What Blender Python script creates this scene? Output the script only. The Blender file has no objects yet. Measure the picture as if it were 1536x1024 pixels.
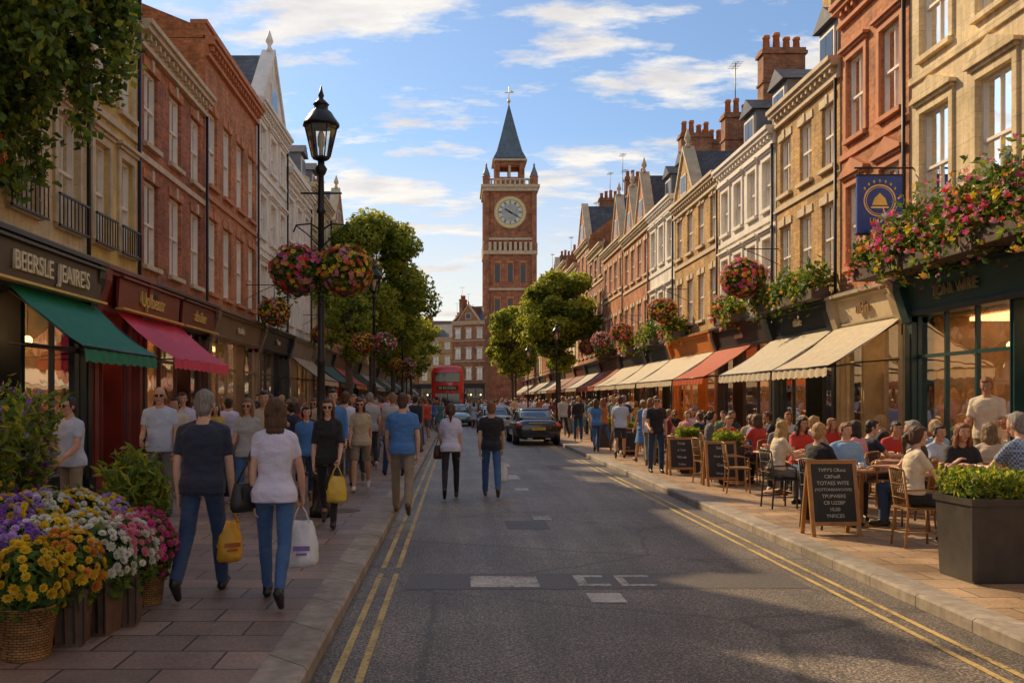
import bpy, math, random
import numpy as np
from math import sin, cos, pi, radians
from mathutils import Vector, Matrix, Euler, noise
random.seed(7); rng=np.random.default_rng(7)
CAMZ=1.82; F=1400.0; PZ=0.12
XL=-6.0; XR=8.3; KL=-0.95; KR=4.0
def at(px,D): return (px-686)*D/F
scene=bpy.context.scene
COL=scene.collection

# ------------------------------------------------------------ materials
_m={}
def nt(name):
    m=bpy.data.materials.new(name); m.use_nodes=True
    t=m.node_tree; b=t.nodes['Principled BSDF']
    return m,t,b
def ramp(t,fac,stops):
    r=t.nodes.new('ShaderNodeValToRGB')
    el=r.color_ramp.elements
    while len(el)<len(stops): el.new(0.5)
    for e,(p,c) in zip(el,stops):
        e.position=p; e.color=(c[0],c[1],c[2],1) if hasattr(c,'__len__') else (c,c,c,1)
    t.links.new(fac,r.inputs[0]); return r
def mixc(t,a,b,fac,mode='MIX'):
    n=t.nodes.new('ShaderNodeMixRGB'); n.blend_type=mode
    for i,x in ((0,fac),(1,a),(2,b)):
        if isinstance(x,bpy.types.NodeSocket): t.links.new(x,n.inputs[i])
        elif hasattr(x,'__len__'): n.inputs[i].default_value=(x[0],x[1],x[2],1)
        else: n.inputs[i].default_value=x
    return n.outputs[0]
def coords(t,scale=(1,1,1)):
    tc=t.nodes.new('ShaderNodeTexCoord'); mp=t.nodes.new('ShaderNodeMapping')
    mp.inputs['Scale'].default_value=scale
    t.links.new(tc.outputs['Object'],mp.inputs[0]); return mp.outputs[0]
def noiset(t,vec,scale,detail=5,rough=.6):
    n=t.nodes.new('ShaderNodeTexNoise'); n.inputs['Scale'].default_value=scale
    n.inputs['Detail'].default_value=detail; n.inputs['Roughness'].default_value=rough
    t.links.new(vec,n.inputs['Vector']); return n.outputs['Fac']
def bump(t,b,h,strength,dist=.02):
    n=t.nodes.new('ShaderNodeBump'); n.inputs['Strength'].default_value=strength
    n.inputs['Distance'].default_value=dist
    t.links.new(h,n.inputs['Height']); t.links.new(n.outputs[0],b.inputs['Normal'])
def mul(c,k): return tuple(min(1,x*k) for x in c)
def M(name,col,rough=.6,var=.25,scale=4,bmp=0.0,bs=30,metal=0,emit=0,stretch=(1,1,1),coat=0):
    if name in _m: return _m[name]
    m,t,b=nt(name); v=coords(t,stretch)
    n=noiset(t,v,scale)
    r=ramp(t,n,[(.3,mul(col,1-var)),(.7,mul(col,1+var))])
    t.links.new(r.outputs[0],b.inputs['Base Color'])
    b.inputs['Roughness'].default_value=rough; b.inputs['Metallic'].default_value=metal
    if coat: b.inputs['Coat Weight'].default_value=coat; b.inputs['Coat Roughness'].default_value=.05
    if bmp: bump(t,b,noiset(t,v,bs,4),bmp,.01)
    if emit:
        b.inputs['Emission Color'].default_value=(col[0],col[1],col[2],1); b.inputs['Emission Strength'].default_value=emit
        m.cycles.emission_sampling='NONE'
    _m[name]=m; return m
def brick(name,c1,c2,mortar,w=.225,h=.075,ms=.009,rough=.85,grime=.45,pat=.4):
    m,t,b=nt(name)
    tc=t.nodes.new('ShaderNodeTexCoord'); s=t.nodes.new('ShaderNodeSeparateXYZ'); t.links.new(tc.outputs['Object'],s.inputs[0])
    a=t.nodes.new('ShaderNodeMath'); t.links.new(s.outputs[0],a.inputs[0]); t.links.new(s.outputs[1],a.inputs[1])
    c=t.nodes.new('ShaderNodeCombineXYZ'); t.links.new(a.outputs[0],c.inputs[0]); t.links.new(s.outputs[2],c.inputs[1])
    br=t.nodes.new('ShaderNodeTexBrick'); t.links.new(c.outputs[0],br.inputs['Vector'])
    br.inputs['Color1'].default_value=(*c1,1); br.inputs['Color2'].default_value=(*c2,1); br.inputs['Mortar'].default_value=(*mortar,1)
    br.inputs['Scale'].default_value=1; br.inputs['Brick Width'].default_value=w; br.inputs['Row Height'].default_value=h
    br.inputs['Mortar Size'].default_value=ms; br.inputs['Mortar Smooth'].default_value=.3; br.inputs['Bias'].default_value=-.1
    n=noiset(t,tc.outputs['Object'],1.1,6); r=ramp(t,n,[(.32,1-grime),(.68,1.15)])
    col=mixc(t,br.outputs['Color'],r.outputs[0],1.0,'MULTIPLY')
    n2=noiset(t,coords(t,(3,3,.35)),2.0,6); r2=ramp(t,n2,[(.35,.7),(.6,1.08)])
    col=mixc(t,col,r2.outputs[0],.7,'MULTIPLY')
    n3=noiset(t,coords(t,(1,1,2.2)),7,4,.7); r3=ramp(t,n3,[(.32,1-pat),(.68,1+pat)])
    col=mixc(t,col,r3.outputs[0],.85,'MULTIPLY')
    t.links.new(col,b.inputs['Base Color']); b.inputs['Roughness'].default_value=rough
    bump(t,b,br.outputs['Fac'],-.5,.01)
    return m
def paving(name,c1,c2,mortar,w,h,grime=.35):
    m,t,b=nt(name); tc=t.nodes.new('ShaderNodeTexCoord')
    mp=t.nodes.new('ShaderNodeMapping'); t.links.new(tc.outputs['Object'],mp.inputs[0])
    br=t.nodes.new('ShaderNodeTexBrick'); t.links.new(mp.outputs[0],br.inputs['Vector'])
    br.inputs['Color1'].default_value=(*c1,1); br.inputs['Color2'].default_value=(*c2,1); br.inputs['Mortar'].default_value=(*mortar,1)
    br.inputs['Scale'].default_value=1; br.inputs['Brick Width'].default_value=w; br.inputs['Row Height'].default_value=h
    br.inputs['Mortar Size'].default_value=.011; br.inputs['Mortar Smooth'].default_value=.4
    n=noiset(t,tc.outputs['Object'],.9,7); r=ramp(t,n,[(.3,1-grime),(.7,1.25)])
    col=mixc(t,br.outputs['Color'],r.outputs[0],1,'MULTIPLY')
    n2=noiset(t,tc.outputs['Object'],45,3); r2=ramp(t,n2,[(.3,.72),(.7,1.2)])
    col=mixc(t,col,r2.outputs[0],.9,'MULTIPLY')
    sp=t.nodes.new('ShaderNodeTexVoronoi'); sp.inputs['Scale'].default_value=3.2; t.links.new(tc.outputs['Object'],sp.inputs['Vector'])
    r3=ramp(t,sp.outputs['Distance'],[(.045,.5),(.075,1)])
    col=mixc(t,col,r3.outputs[0],.6,'MULTIPLY')
    t.links.new(col,b.inputs['Base Color'])
    rr=ramp(t,n,[(.3,.4),(.7,.7)]); t.links.new(rr.outputs[0],b.inputs['Roughness'])
    ad=t.nodes.new('ShaderNodeMath'); ad.operation='MULTIPLY_ADD'; t.links.new(n2,ad.inputs[0]); ad.inputs[1].default_value=-.25; t.links.new(br.outputs['Fac'],ad.inputs[2])
    bump(t,b,ad.outputs[0],-.6,.01)
    return m
def asphalt():
    m,t,b=nt('asphalt'); tc=t.nodes.new('ShaderNodeTexCoord'); o=tc.outputs['Object']
    f=noiset(t,o,50,4,.85); r=ramp(t,f,[(.37,(.026,.021,.018)),(.50,(.085,.070,.058)),(.60,(.40,.32,.24))])
    l=noiset(t,o,.5,6); rl=ramp(t,l,[(.3,.6),(.7,1.5)])
    col=mixc(t,r.outputs[0],rl.outputs[0],1,'MULTIPLY')
    s=noiset(t,coords(t,(1.6,.08,1)),1.5,4); rs=ramp(t,s,[(.35,.7),(.65,1.3)])
    col=mixc(t,col,rs.outputs[0],.8,'MULTIPLY')
    vo=t.nodes.new('ShaderNodeTexVoronoi'); vo.feature='DISTANCE_TO_EDGE'; vo.inputs['Scale'].default_value=.45
    wv=noiset(t,o,2.5,5); vm=t.nodes.new('ShaderNodeMixRGB'); vm.inputs[0].default_value=.25; t.links.new(o,vm.inputs[1]); t.links.new(wv,vm.inputs[2])
    t.links.new(vm.outputs[0],vo.inputs['Vector']); rc=ramp(t,vo.outputs['Distance'],[(.004,.4),(.014,1)])
    col=mixc(t,col,rc.outputs[0],.7,'MULTIPLY')
    t.links.new(col,b.inputs['Base Color']); b.inputs['Roughness'].default_value=.48
    bump(t,b,f,.8,.015)
    return m
def worn(name,col,thr=.42):
    m,t,b=nt(name); tc=t.nodes.new('ShaderNodeTexCoord'); o=tc.outputs['Object']
    f=noiset(t,o,26,6,.8); g=noiset(t,o,1.7,4)
    a=t.nodes.new('ShaderNodeMath'); a.operation='MULTIPLY_ADD'; t.links.new(g,a.inputs[0]); a.inputs[1].default_value=.6; t.links.new(f,a.inputs[2])
    r=ramp(t,a.outputs[0],[(thr+.22,(.07,.062,.055)),(thr+.32,mul(col,.6)),(thr+.5,col)])
    t.links.new(r.outputs[0],b.inputs['Base Color']); b.inputs['Roughness'].default_value=.7
    bump(t,b,noiset(t,o,60,4,.8),.6,.012)
    return m
def glass(name,tint=(.75,.8,.8),base=.12,rough=.03,fk=1.0):
    m=bpy.data.materials.new(name); m.use_nodes=True; t=m.node_tree; t.nodes.clear()
    o=t.nodes.new('ShaderNodeOutputMaterial'); tr=t.nodes.new('ShaderNodeBsdfTransparent'); gl=t.nodes.new('ShaderNodeBsdfGlossy'); mx=t.nodes.new('ShaderNodeMixShader')
    tr.inputs[0].default_value=(*tint,1); gl.inputs[0].default_value=(1,1,1,1); gl.inputs['Roughness'].default_value=rough
    fr=t.nodes.new('ShaderNodeFresnel'); fr.inputs[0].default_value=1.5
    a=t.nodes.new('ShaderNodeMath'); a.operation='MULTIPLY_ADD'; a.inputs[1].default_value=fk; a.inputs[2].default_value=base; t.links.new(fr.outputs[0],a.inputs[0])
    tc=t.nodes.new('ShaderNodeTexCoord'); n=noiset(t,tc.outputs['Object'],1.3,2); bu=t.nodes.new('ShaderNodeBump'); bu.inputs['Strength'].default_value=.12; bu.inputs['Distance'].default_value=.05
    t.links.new(n,bu.inputs['Height']); t.links.new(bu.outputs[0],gl.inputs['Normal'])
    t.links.new(a.outputs[0],mx.inputs[0]); t.links.new(tr.outputs[0],mx.inputs[1]); t.links.new(gl.outputs[0],mx.inputs[2]); t.links.new(mx.outputs[0],o.inputs[0])
    return m
def leafm(name,col,tr=.35):
    if name in _m: return _m[name]
    m,t,b=nt(name); v=coords(t); n=noiset(t,v,7,3)
    r=ramp(t,n,[(.3,mul(col,.6)),(.7,mul(col,1.4))]); t.links.new(r.outputs[0],b.inputs['Base Color']); b.inputs['Roughness'].default_value=.55
    tl=t.nodes.new('ShaderNodeBsdfTranslucent'); t.links.new(r.outputs[0],tl.inputs[0])
    mx=t.nodes.new('ShaderNodeMixShader'); mx.inputs[0].default_value=tr
    o=t.nodes['Material Output']; t.links.new(b.outputs[0],mx.inputs[1]); t.links.new(tl.outputs[0],mx.inputs[2]); t.links.new(mx.outputs[0],o.inputs[0])
    _m[name]=m; return m
def fabric(name,col,tr=.35):
    m=leafm(name,col,tr)
    r=[n for n in m.node_tree.nodes if n.type=='VALTORGB'][0]; r.color_ramp.elements[0].color=(*mul(col,.86),1); r.color_ramp.elements[1].color=(*mul(col,1.08),1)
    return m

BR_RED=brick('red_brick',(.56,.165,.06),(.33,.09,.038),(.36,.21,.12))
BR_ORG=brick('orange_brick',(.68,.24,.075),(.50,.15,.05),(.43,.26,.14))
BR_DRK=brick('brown_brick',(.45,.18,.08),(.29,.105,.05),(.30,.19,.11))
BR_YEL=brick('yellow_stock_brick',(.68,.40,.12),(.50,.27,.085),(.45,.30,.15))
ST_CRM=brick('cream_stone',(.80,.63,.37),(.74,.57,.32),(.52,.39,.23),w=.9,h=.4,ms=.006,grime=.25,pat=.15)
ST_YEL=brick('yellow_render',(.78,.54,.17),(.74,.50,.15),(.62,.42,.14),w=1.2,h=.5,ms=.003,grime=.3,pat=.12)
WHITE_R=brick('white_render',(.84,.77,.65),(.81,.74,.61),(.72,.64,.52),w=1.6,h=.6,ms=.003,grime=.2,pat=.08)
TRIM=M('stone_trim',(.60,.47,.30),.75,.2,3,.2)
TRIMR=M('terracotta_trim',(.54,.21,.09),.75,.2,3,.2)
TRIMW=M('white_trim',(.80,.73,.62),.6,.12,3)
SLATE=brick('slate_roof',(.10,.10,.115),(.065,.065,.08),(.02,.02,.02),w=.3,h=.2,ms=.01,rough=.55)
TERRA=M('terracotta',(.54,.20,.08),.8,.3,8,.2)
LEAD=M('lead_flashing',(.17,.18,.19),.5,.2,5)
GLASSW=glass('window_glass',(.55,.6,.62),.20)
GLASSS=glass('shop_glass',(.88,.88,.85),.03,fk=.55)
CURT=M('curtain',(.62,.58,.5),.9,.15,6,0,stretch=(14,14,.3))
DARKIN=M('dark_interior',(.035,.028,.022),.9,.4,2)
INTW=M('shop_interior_wall',(.42,.24,.11),.8,.5,2)
WOODF=M('wood_floor',(.20,.11,.05),.5,.3,4)
BULB=M('warm_lamp_glow',(1.0,.62,.25),.5,0,1,emit=8)
PANEL=M('warm_ceiling_light',(1.0,.60,.26),.5,0,1,emit=4.5)
IRON=M('black_iron',(.018,.018,.02),.38,.3,6,.1,metal=.3)
GOLD=M('gilt_paint',(.74,.50,.14),.35,.15,6,metal=.35)
CREAMP=M('cream_letters',(.80,.66,.42),.5,.08,4)
LEAF=[leafm('leaf_dark',(.05,.10,.018)),leafm('leaf_mid',(.11,.19,.026),.4),leafm('leaf_light',(.22,.29,.032),.5)]
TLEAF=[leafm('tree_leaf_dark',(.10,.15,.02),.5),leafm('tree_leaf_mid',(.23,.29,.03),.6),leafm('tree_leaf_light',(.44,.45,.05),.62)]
BARK=M('bark',(.10,.07,.05),.9,.35,6,.6,20)
PET={'red':leafm('petal_red',(.74,.05,.04),.35),'pink':leafm('petal_pink',(.88,.26,.36),.4),'purple':leafm('petal_purple',(.30,.11,.52),.3),
'yellow':leafm('petal_yellow',(.92,.55,.03),.3),'white':leafm('petal_white',(.86,.82,.66),.3),'orange':leafm('petal_orange',(.90,.32,.06),.35),'magenta':leafm('petal_magenta',(.74,.07,.32),.35),'lilac':leafm('petal_lilac',(.54,.36,.70),.3)}

# ------------------------------------------------------------ mesh builder
class MB:
    def __init__(s): s.v=[];s.f=[];s.m=[];s.s=[];s.mats=[]
    def mi(s,mat):
        if mat not in s.mats: s.mats.append(mat)
        return s.mats.index(mat)
    def add(s,vs,fs,mat,smooth=False):
        o=len(s.v); k=s.mi(mat); s.v.extend([tuple(v) for v in vs])
        for f in fs: s.f.append([i+o for i in f]); s.m.append(k); s.s.append(smooth)
    def quad(s,a,b,c,d,mat): s.add([a,b,c,d],[(0,1,2,3)],mat)
    def poly(s,ps,mat): s.add(ps,[tuple(range(len(ps)))],mat)
    def box(s,x0,x1,y0,y1,z0,z1,mat,R=None):
        vs=[(x,y,z) for z in (z0,z1) for y in (y0,y1) for x in (x0,x1)]
        if R is not None: vs=[R@Vector(v) for v in vs]
        s.add(vs,[(0,2,3,1),(4,5,7,6),(0,1,5,4),(1,3,7,5),(3,2,6,7),(2,0,4,6)],mat)
    def loft(s,rings,mat,cap=True,smooth=True):
        n=len(rings[0]); vs=[p for r in rings for p in r]; fs=[]
        for i in range(len(rings)-1):
            for j in range(n):
                a=i*n+j; b=i*n+(j+1)%n; fs.append((a,b,b+n,a+n))
        if cap: fs.append(tuple(range(n-1,-1,-1))); fs.append(tuple(range((len(rings)-1)*n,len(rings)*n)))
        s.add(vs,fs,mat,smooth)
    def tube(s,pts,rad,mat,n=8,smooth=True):
        pts=[Vector(p) for p in pts]; rings=[]
        if not hasattr(rad,'__len__'): rad=[rad]*len(pts)
        up=None
        for i,p in enumerate(pts):
            d=(pts[min(i+1,len(pts)-1)]-pts[max(i-1,0)]).normalized()
            if up is None:
                up=Vector((0,0,1)) if abs(d.z)<.9 else Vector((0,1,0))
            x=d.cross(up).normalized(); y=x.cross(d).normalized(); up=y
            rings.append([p+(x*cos(2*pi*k/n)+y*sin(2*pi*k/n))*rad[i] for k in range(n)])
        s.loft(rings,mat,True,smooth)
    def lathe(s,c,prof,mat,n=16,smooth=True):
        s.loft([[(c[0]+r*cos(2*pi*k/n),c[1]+r*sin(2*pi*k/n),c[2]+z) for k in range(n)] for r,z in prof],mat,True,smooth)
    def ell(s,c,r,mat,nu=12,nv=8,R=None):
        rings=[]
        for i in range(nv+1):
            t=-pi/2+pi*i/nv; t=max(-pi/2+.08,min(pi/2-.08,t)); ring=[]
            for j in range(nu):
                a=2*pi*j/nu; p=Vector((r[0]*cos(t)*cos(a),r[1]*cos(t)*sin(a),r[2]*sin(t)))
                if R is not None: p=R@p
                ring.append(p+Vector(c))
            rings.append(ring)
        s.loft(rings,mat)
    def raw(s,va,fa,mats,midx,smooth=False):
        o=len(s.v); ks=[s.mi(m) for m in mats]
        s.v.extend(map(tuple,va.tolist())); s.f.extend((fa+o).tolist()); s.m.extend([ks[i] for i in midx]); s.s.extend([smooth]*len(fa))
    def mesh(s,name):
        me=bpy.data.meshes.new(name); me.from_pydata(s.v,[],s.f)
        for m in s.mats: me.materials.append(m)
        me.polygons.foreach_set('material_index',s.m); me.polygons.foreach_set('use_smooth',s.s)
        me.update(); return me
def inst(name,me,loc=(0,0,0),rz=0,sc=1,parent=None):
    o=bpy.data.objects.new(name,me); o.location=loc; o.rotation_euler=(0,0,rz)
    o.scale=(sc,sc,sc) if not hasattr(sc,'__len__') else sc
    COL.objects.link(o)
    if parent: o.parent=parent
    return o
class Ent:
    def __init__(s,name,loc=(0,0,0),rz=0): s.name=name;s.loc=loc;s.rz=rz;s.parts={};s.extra=[]
    def p(s,n):
        if n not in s.parts: s.parts[n]=MB()
        return s.parts[n]
    def text(s,txt,loc,size,mat,rot=(pi/2,0,pi),name='lettering',ext=.006,sx=1):
        s.extra.append((txt,loc,size,mat,rot,name,ext,sx))
    def done(s):
        if len(s.parts)==1 and not s.extra:
            return inst(s.name,list(s.parts.values())[0].mesh(s.name),s.loc,s.rz)
        e=bpy.data.objects.new(s.name,None); e.location=s.loc; e.rotation_euler=(0,0,s.rz); e.empty_display_size=.3; COL.objects.link(e)
        for n,mb in s.parts.items():
            if mb.v: inst(n,mb.mesh(n),parent=e)
        for (txt,loc,size,mat,rot,name,ext,sx) in s.extra:
            me=textmesh(txt,size,ext,mat)
            o=inst(name,me,loc,0,1,e); o.rotation_euler=rot; o.scale=(sx,1,1)
        return e
def textmesh(txt,size,ext,mat):
    c=bpy.data.curves.new('t','FONT'); c.body=txt; c.size=size; c.extrude=ext; c.align_x='CENTER'; c.align_y='CENTER'; c.offset=size*.006
    o=bpy.data.objects.new('t',c); COL.objects.link(o)
    dg=bpy.context.evaluated_depsgraph_get(); me=bpy.data.meshes.new_from_object(o.evaluated_get(dg))
    bpy.data.objects.remove(o); me.materials.clear(); me.materials.append(mat); me.name='lettering'
    return me

# ------------------------------------------------------------ foliage
def rand_dirs(n):
    d=rng.normal(size=(n,3)); return d/np.linalg.norm(d,axis=1)[:,None]
def frames(nrm):
    r=rand_dirs(len(nrm)); u=np.cross(nrm,r); u/=np.linalg.norm(u,axis=1)[:,None]+1e-9; v=np.cross(nrm,u); return u,v
def leaves(mb,pos,nrm,size,mats,midx,aspect=.5):
    n=len(pos); u,v=frames(nrm); sz=size*rng.uniform(.6,1.3,(n,1))
    V=np.empty((n,4,3)); V[:,0]=pos-u*sz; V[:,1]=pos+v*sz*aspect+nrm*sz*.15; V[:,2]=pos+u*sz; V[:,3]=pos-v*sz*aspect+nrm*sz*.15
    mb.raw(V.reshape(-1,3),np.arange(n*4).reshape(n,4),mats,midx)
def clump_pts(c,r,n,shell=.5):
    d=rand_dirs(n); rad=rng.uniform(shell,1,(n,1))**.6
    p=np.array(c)+d*rad*np.array(r); nn=d*.6+rand_dirs(n)*.8+np.array([0,0,.3]); nn/=np.linalg.norm(nn,axis=1)[:,None]
    return p,nn
def petals(mb,pos,nrm,size,mat,layers=1,k=5,center=None):
    n=len(pos); u,v=frames(nrm); sz=size*rng.uniform(.75,1.2,(n,1))
    for L in range(layers):
        el=[.2,.75,1.2][L] if layers>1 else .25
        kk=k if L<2 else max(3,k-3)
        for j in range(kk):
            a=2*pi*(j+.4*L)/kk; d=u*cos(a)+v*sin(a); w=-u*sin(a)+v*cos(a)
            tip=d*cos(el)+nrm*sin(el); wd=.38 if layers==1 else .30
            V=np.empty((n,4,3)); V[:,0]=pos+nrm*sz*.1*L; V[:,1]=pos+tip*sz*.62+w*sz*wd; V[:,2]=pos+tip*sz*(1-.12*L)+nrm*sz*.12; V[:,3]=pos+tip*sz*.62-w*sz*wd
            mb.raw(V.reshape(-1,3),np.arange(n*4).reshape(n,4),[mat],np.zeros(n,int))
def tree(loc,H,cw,ch,seed,n=11000,size=.085,name='street_tree'):
    random.seed(seed); e=Ent(name,loc,random.uniform(0,6)); t=e.p('trunk_and_limbs'); zc=H-ch/2
    t.tube([(0,0,-.05),(0,0,.3),(.05,.02,1.2),(.02,.05,zc-ch*.35),(0,.1,zc),(.05,0,zc+ch*.3)],[.24,.17,.14,.12,.08,.02],BARK,10)
    cl=[]; NC=58
    for i in range(NC):
        a=random.uniform(0,2*pi); h=random.uniform(-1,1); rr=math.sqrt(max(0,1-h*h))*random.uniform(.4,.98)
        if h<-.5: rr*=.9
        cl.append((cw/2*rr*cos(a),cw/2*rr*sin(a),zc+h*ch*.43+random.uniform(-.2,.2)))
    for c in cl[:18]:
        zb=zc-ch*.38+random.uniform(0,ch*.35)
        t.tube([(0,.05,zb),(c[0]*.5,c[1]*.5,(zb+c[2])/2+.1),c],[.06,.035,.01],BARK,6)
    f=e.p('foliage')
    for c in cl:
        r=random.uniform(.11,.19)*cw; p,nn=clump_pts(c,(r,r,r*.75),n//NC,.25)
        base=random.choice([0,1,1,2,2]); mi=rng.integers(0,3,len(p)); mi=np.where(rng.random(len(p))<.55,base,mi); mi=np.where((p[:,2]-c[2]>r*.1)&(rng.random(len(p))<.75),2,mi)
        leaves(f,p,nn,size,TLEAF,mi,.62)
    return e.done()
def flower_ball(name,r,cols,nl=900,nf=330,fs=.045,trail=True):
    mb=MB(); p,nn=clump_pts((0,0,0),(r*1.04,r*1.04,r*.86),nl,.6); leaves(mb,p,nn,.055,LEAF,rng.choice([0,1,1,2,2],nl))
    if trail:
        for i in range(18):
            a=random.uniform(0,2*pi); L=random.uniform(.2,.5); q=np.array([[cos(a)*r*.8,sin(a)*r*.8,-r*.4-L*k/14] for k in range(14)])+rng.normal(0,.025,(14,3))
            leaves(mb,q,rand_dirs(14),.04,LEAF,rng.integers(0,3,14))
    d=rand_dirs(nf); bl=np.array([noise.noise(Vector(x)*1.8+Vector((r*9,0,0))) for x in d])
    q=np.argsort(bl+rng.normal(0,.12,nf)); ks=np.array_split(q,len(cols))
    for c,idx in zip(cols,ks):
        dd=d[idx]; petals(mb,dd*np.array([r,r,r*.82])*rng.uniform(.98,1.2,(len(idx),1)),dd,fs,PET[c],1,5)
    mb.lathe((0,0,-r*.75),[(.02,-.12),(r*.5,0),(r*.75,.3*r),(r*.7,.35*r)],BARK,12)
    return mb.mesh(name)
def flower_box(L,dp,h,cols,nl=1100,nf=260,fs=.05):
    mb=MB(); p=np.stack([rng.uniform(-L/2,L/2,nl),rng.uniform(-dp/2,dp/2,nl),h*.5+rng.normal(0,h*.28,nl)],1)
    p[:,2]+=.12*np.sin(p[:,0]*5)+.06*np.sin(p[:,0]*13+1); leaves(mb,p,rand_dirs(nl),.06,LEAF,rng.choice([0,1,1,2,2],nl))
    for c in cols:
        n=nf//len(cols); x=np.clip(rng.uniform(-L/2,L/2)+rng.normal(0,L*.3,n),-L/2,L/2)
        q=np.stack([x,rng.uniform(-dp/2,dp/2,n)*1.2,h*.5+rng.normal(0,h*.3,n)+.12*np.sin(x*5)+.06*np.sin(x*13+1)],1); nn=rand_dirs(n)+np.array([0,0,.6]); nn/=np.linalg.norm(nn,axis=1)[:,None]
        petals(mb,q,nn,fs,PET[c],1,5)
    mb.box(-L/2,L/2,-dp*.35,dp*.35,-.1,.1,BARK)
    return mb.mesh('flower_box')

# ------------------------------------------------------------ buildings
GOODS=[M('goods_%d'%i,c,.5,.3,5) for i,c in enumerate([(.5,.1,.06),(.12,.2,.3),(.55,.42,.2),(.1,.25,.12),(.6,.55,.45),(.3,.08,.15),(.5,.3,.08)])]
def window(e,x0,x1,z0,z1,frame=TRIMW,detail=2,bars=1,sur=None,style=0,arch=None):
    w=e.p('windows'); g=e.p('glazing'); t=e.p('trim')
    fw=.055; y0,y1=-.13,-.07
    w.box(x0,x0+fw,y0,y1,z0,z1,frame); w.box(x1-fw,x1,y0,y1,z0,z1,frame)
    w.box(x0+fw,x1-fw,y0,y1,z0,z0+fw,frame); w.box(x0+fw,x1-fw,y0,y1,z1-fw,z1,frame)
    zm=(z0+z1)/2; w.box(x0+fw,x1-fw,y0,y1+.005,zm-.025,zm+.025,frame)
    if bars and detail>0:
        xm=(x0+x1)/2; w.box(xm-.014,xm+.014,y0+.01,y1-.01,z0+fw,zm-.025,frame); w.box(xm-.014,xm+.014,y0+.01,y1-.01,zm+.025,z1-fw,frame)
    g.quad((x0+fw,-.115,z0+fw),(x1-fw,-.115,z0+fw),(x1-fw,-.115,z1-fw),(x0+fw,-.115,z1-fw),GLASSW)
    c=e.p('curtains')
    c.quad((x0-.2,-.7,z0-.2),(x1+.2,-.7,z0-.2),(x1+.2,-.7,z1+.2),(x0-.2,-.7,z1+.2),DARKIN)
    if detail>0:
        k=random.random(); W=x1-x0
        if k<.75:
            a=random.uniform(.15,.36)*W
            for (p,q) in ((x0,x0+a),(x1-a,x1)):
                n=6
                for i in range(n):
                    xa=p+(q-p)*i/n; xb=p+(q-p)*(i+1)/n; c.quad((xa,-.2-.03*(i%2),z0),(xb,-.2-.03*((i+1)%2),z0),(xb,-.2-.03*((i+1)%2),z1),(xa,-.2-.03*(i%2),z1),CURT)
        if k>.6: zb=z1-random.uniform(.2,.55)*(z1-z0); c.quad((x0,-.17,zb),(x1,-.17,zb),(x1,-.17,z1),(x0,-.17,z1),CURT)
    sm=sur or TRIM
    t.box(x0-.08,x1+.08,-.06,.09,z0-.09,z0-.001,sm)
    if style==0:
        t.box(x0-.1,x1+.1,.0,.03,z1+.001,z1+.18,arch or sm)
        t.box((x0+x1)/2-.06,(x0+x1)/2+.06,.03,.06,z1+.001,z1+.22,sm)
    else:
        t.box(x0-.12,x0-.001,.0,.045,z0,z1,sm); t.box(x1+.001,x1+.12,.0,.045,z0,z1,sm); t.box(x0-.12,x1+.12,.0,.045,z1+.001,z1+.14,sm)
        t.box(x0-.2,x1+.2,.0,.14,z1+.2,z1+.26,sm); t.box(x0-.14,x1+.14,.0,.09,z1+.141,z1+.199,sm)
        if style==2:
            xm=(x0+x1)/2; zt=z1+.26
            t.loft([[(x0-.2,y,zt),(x1+.2,y,zt),(xm,y,zt+.28)] for y in (0.002,.13)],sm,True,False)
def chimney(mb,x,y,z0,h,w=.55,d=1.3,wall=BR_DRK,pots=4):
    mb.box(x-w/2,x+w/2,y-d/2,y+d/2,z0,z0+h,wall)
    mb.box(x-w/2-.06,x+w/2+.06,y-d/2-.06,y+d/2+.06,z0+h,z0+h+.1,wall); mb.box(x-w/2-.02,x+w/2+.02,y-d/2-.02,y+d/2+.02,z0+h+.1,z0+h+.2,wall)
    mb.box(x-w/2-.04,x+w/2+.04,y-d/2-.04,y+d/2+.04,z0+h*.72,z0+h*.72+.07,wall)
    for i in range(pots):
        yy=y-d/2+.18+(d-.36)*i/max(1,pots-1); k=random.uniform(.35,.6)
        mb.lathe((x,yy,z0+h+.2),[(.12,0),(.1,k*.8),(.125,k*.82),(.12,k),(.08,k)],TERRA,8)
DARKG=M('dark_glass',(.03,.035,.045),.08,.3,2)
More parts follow.
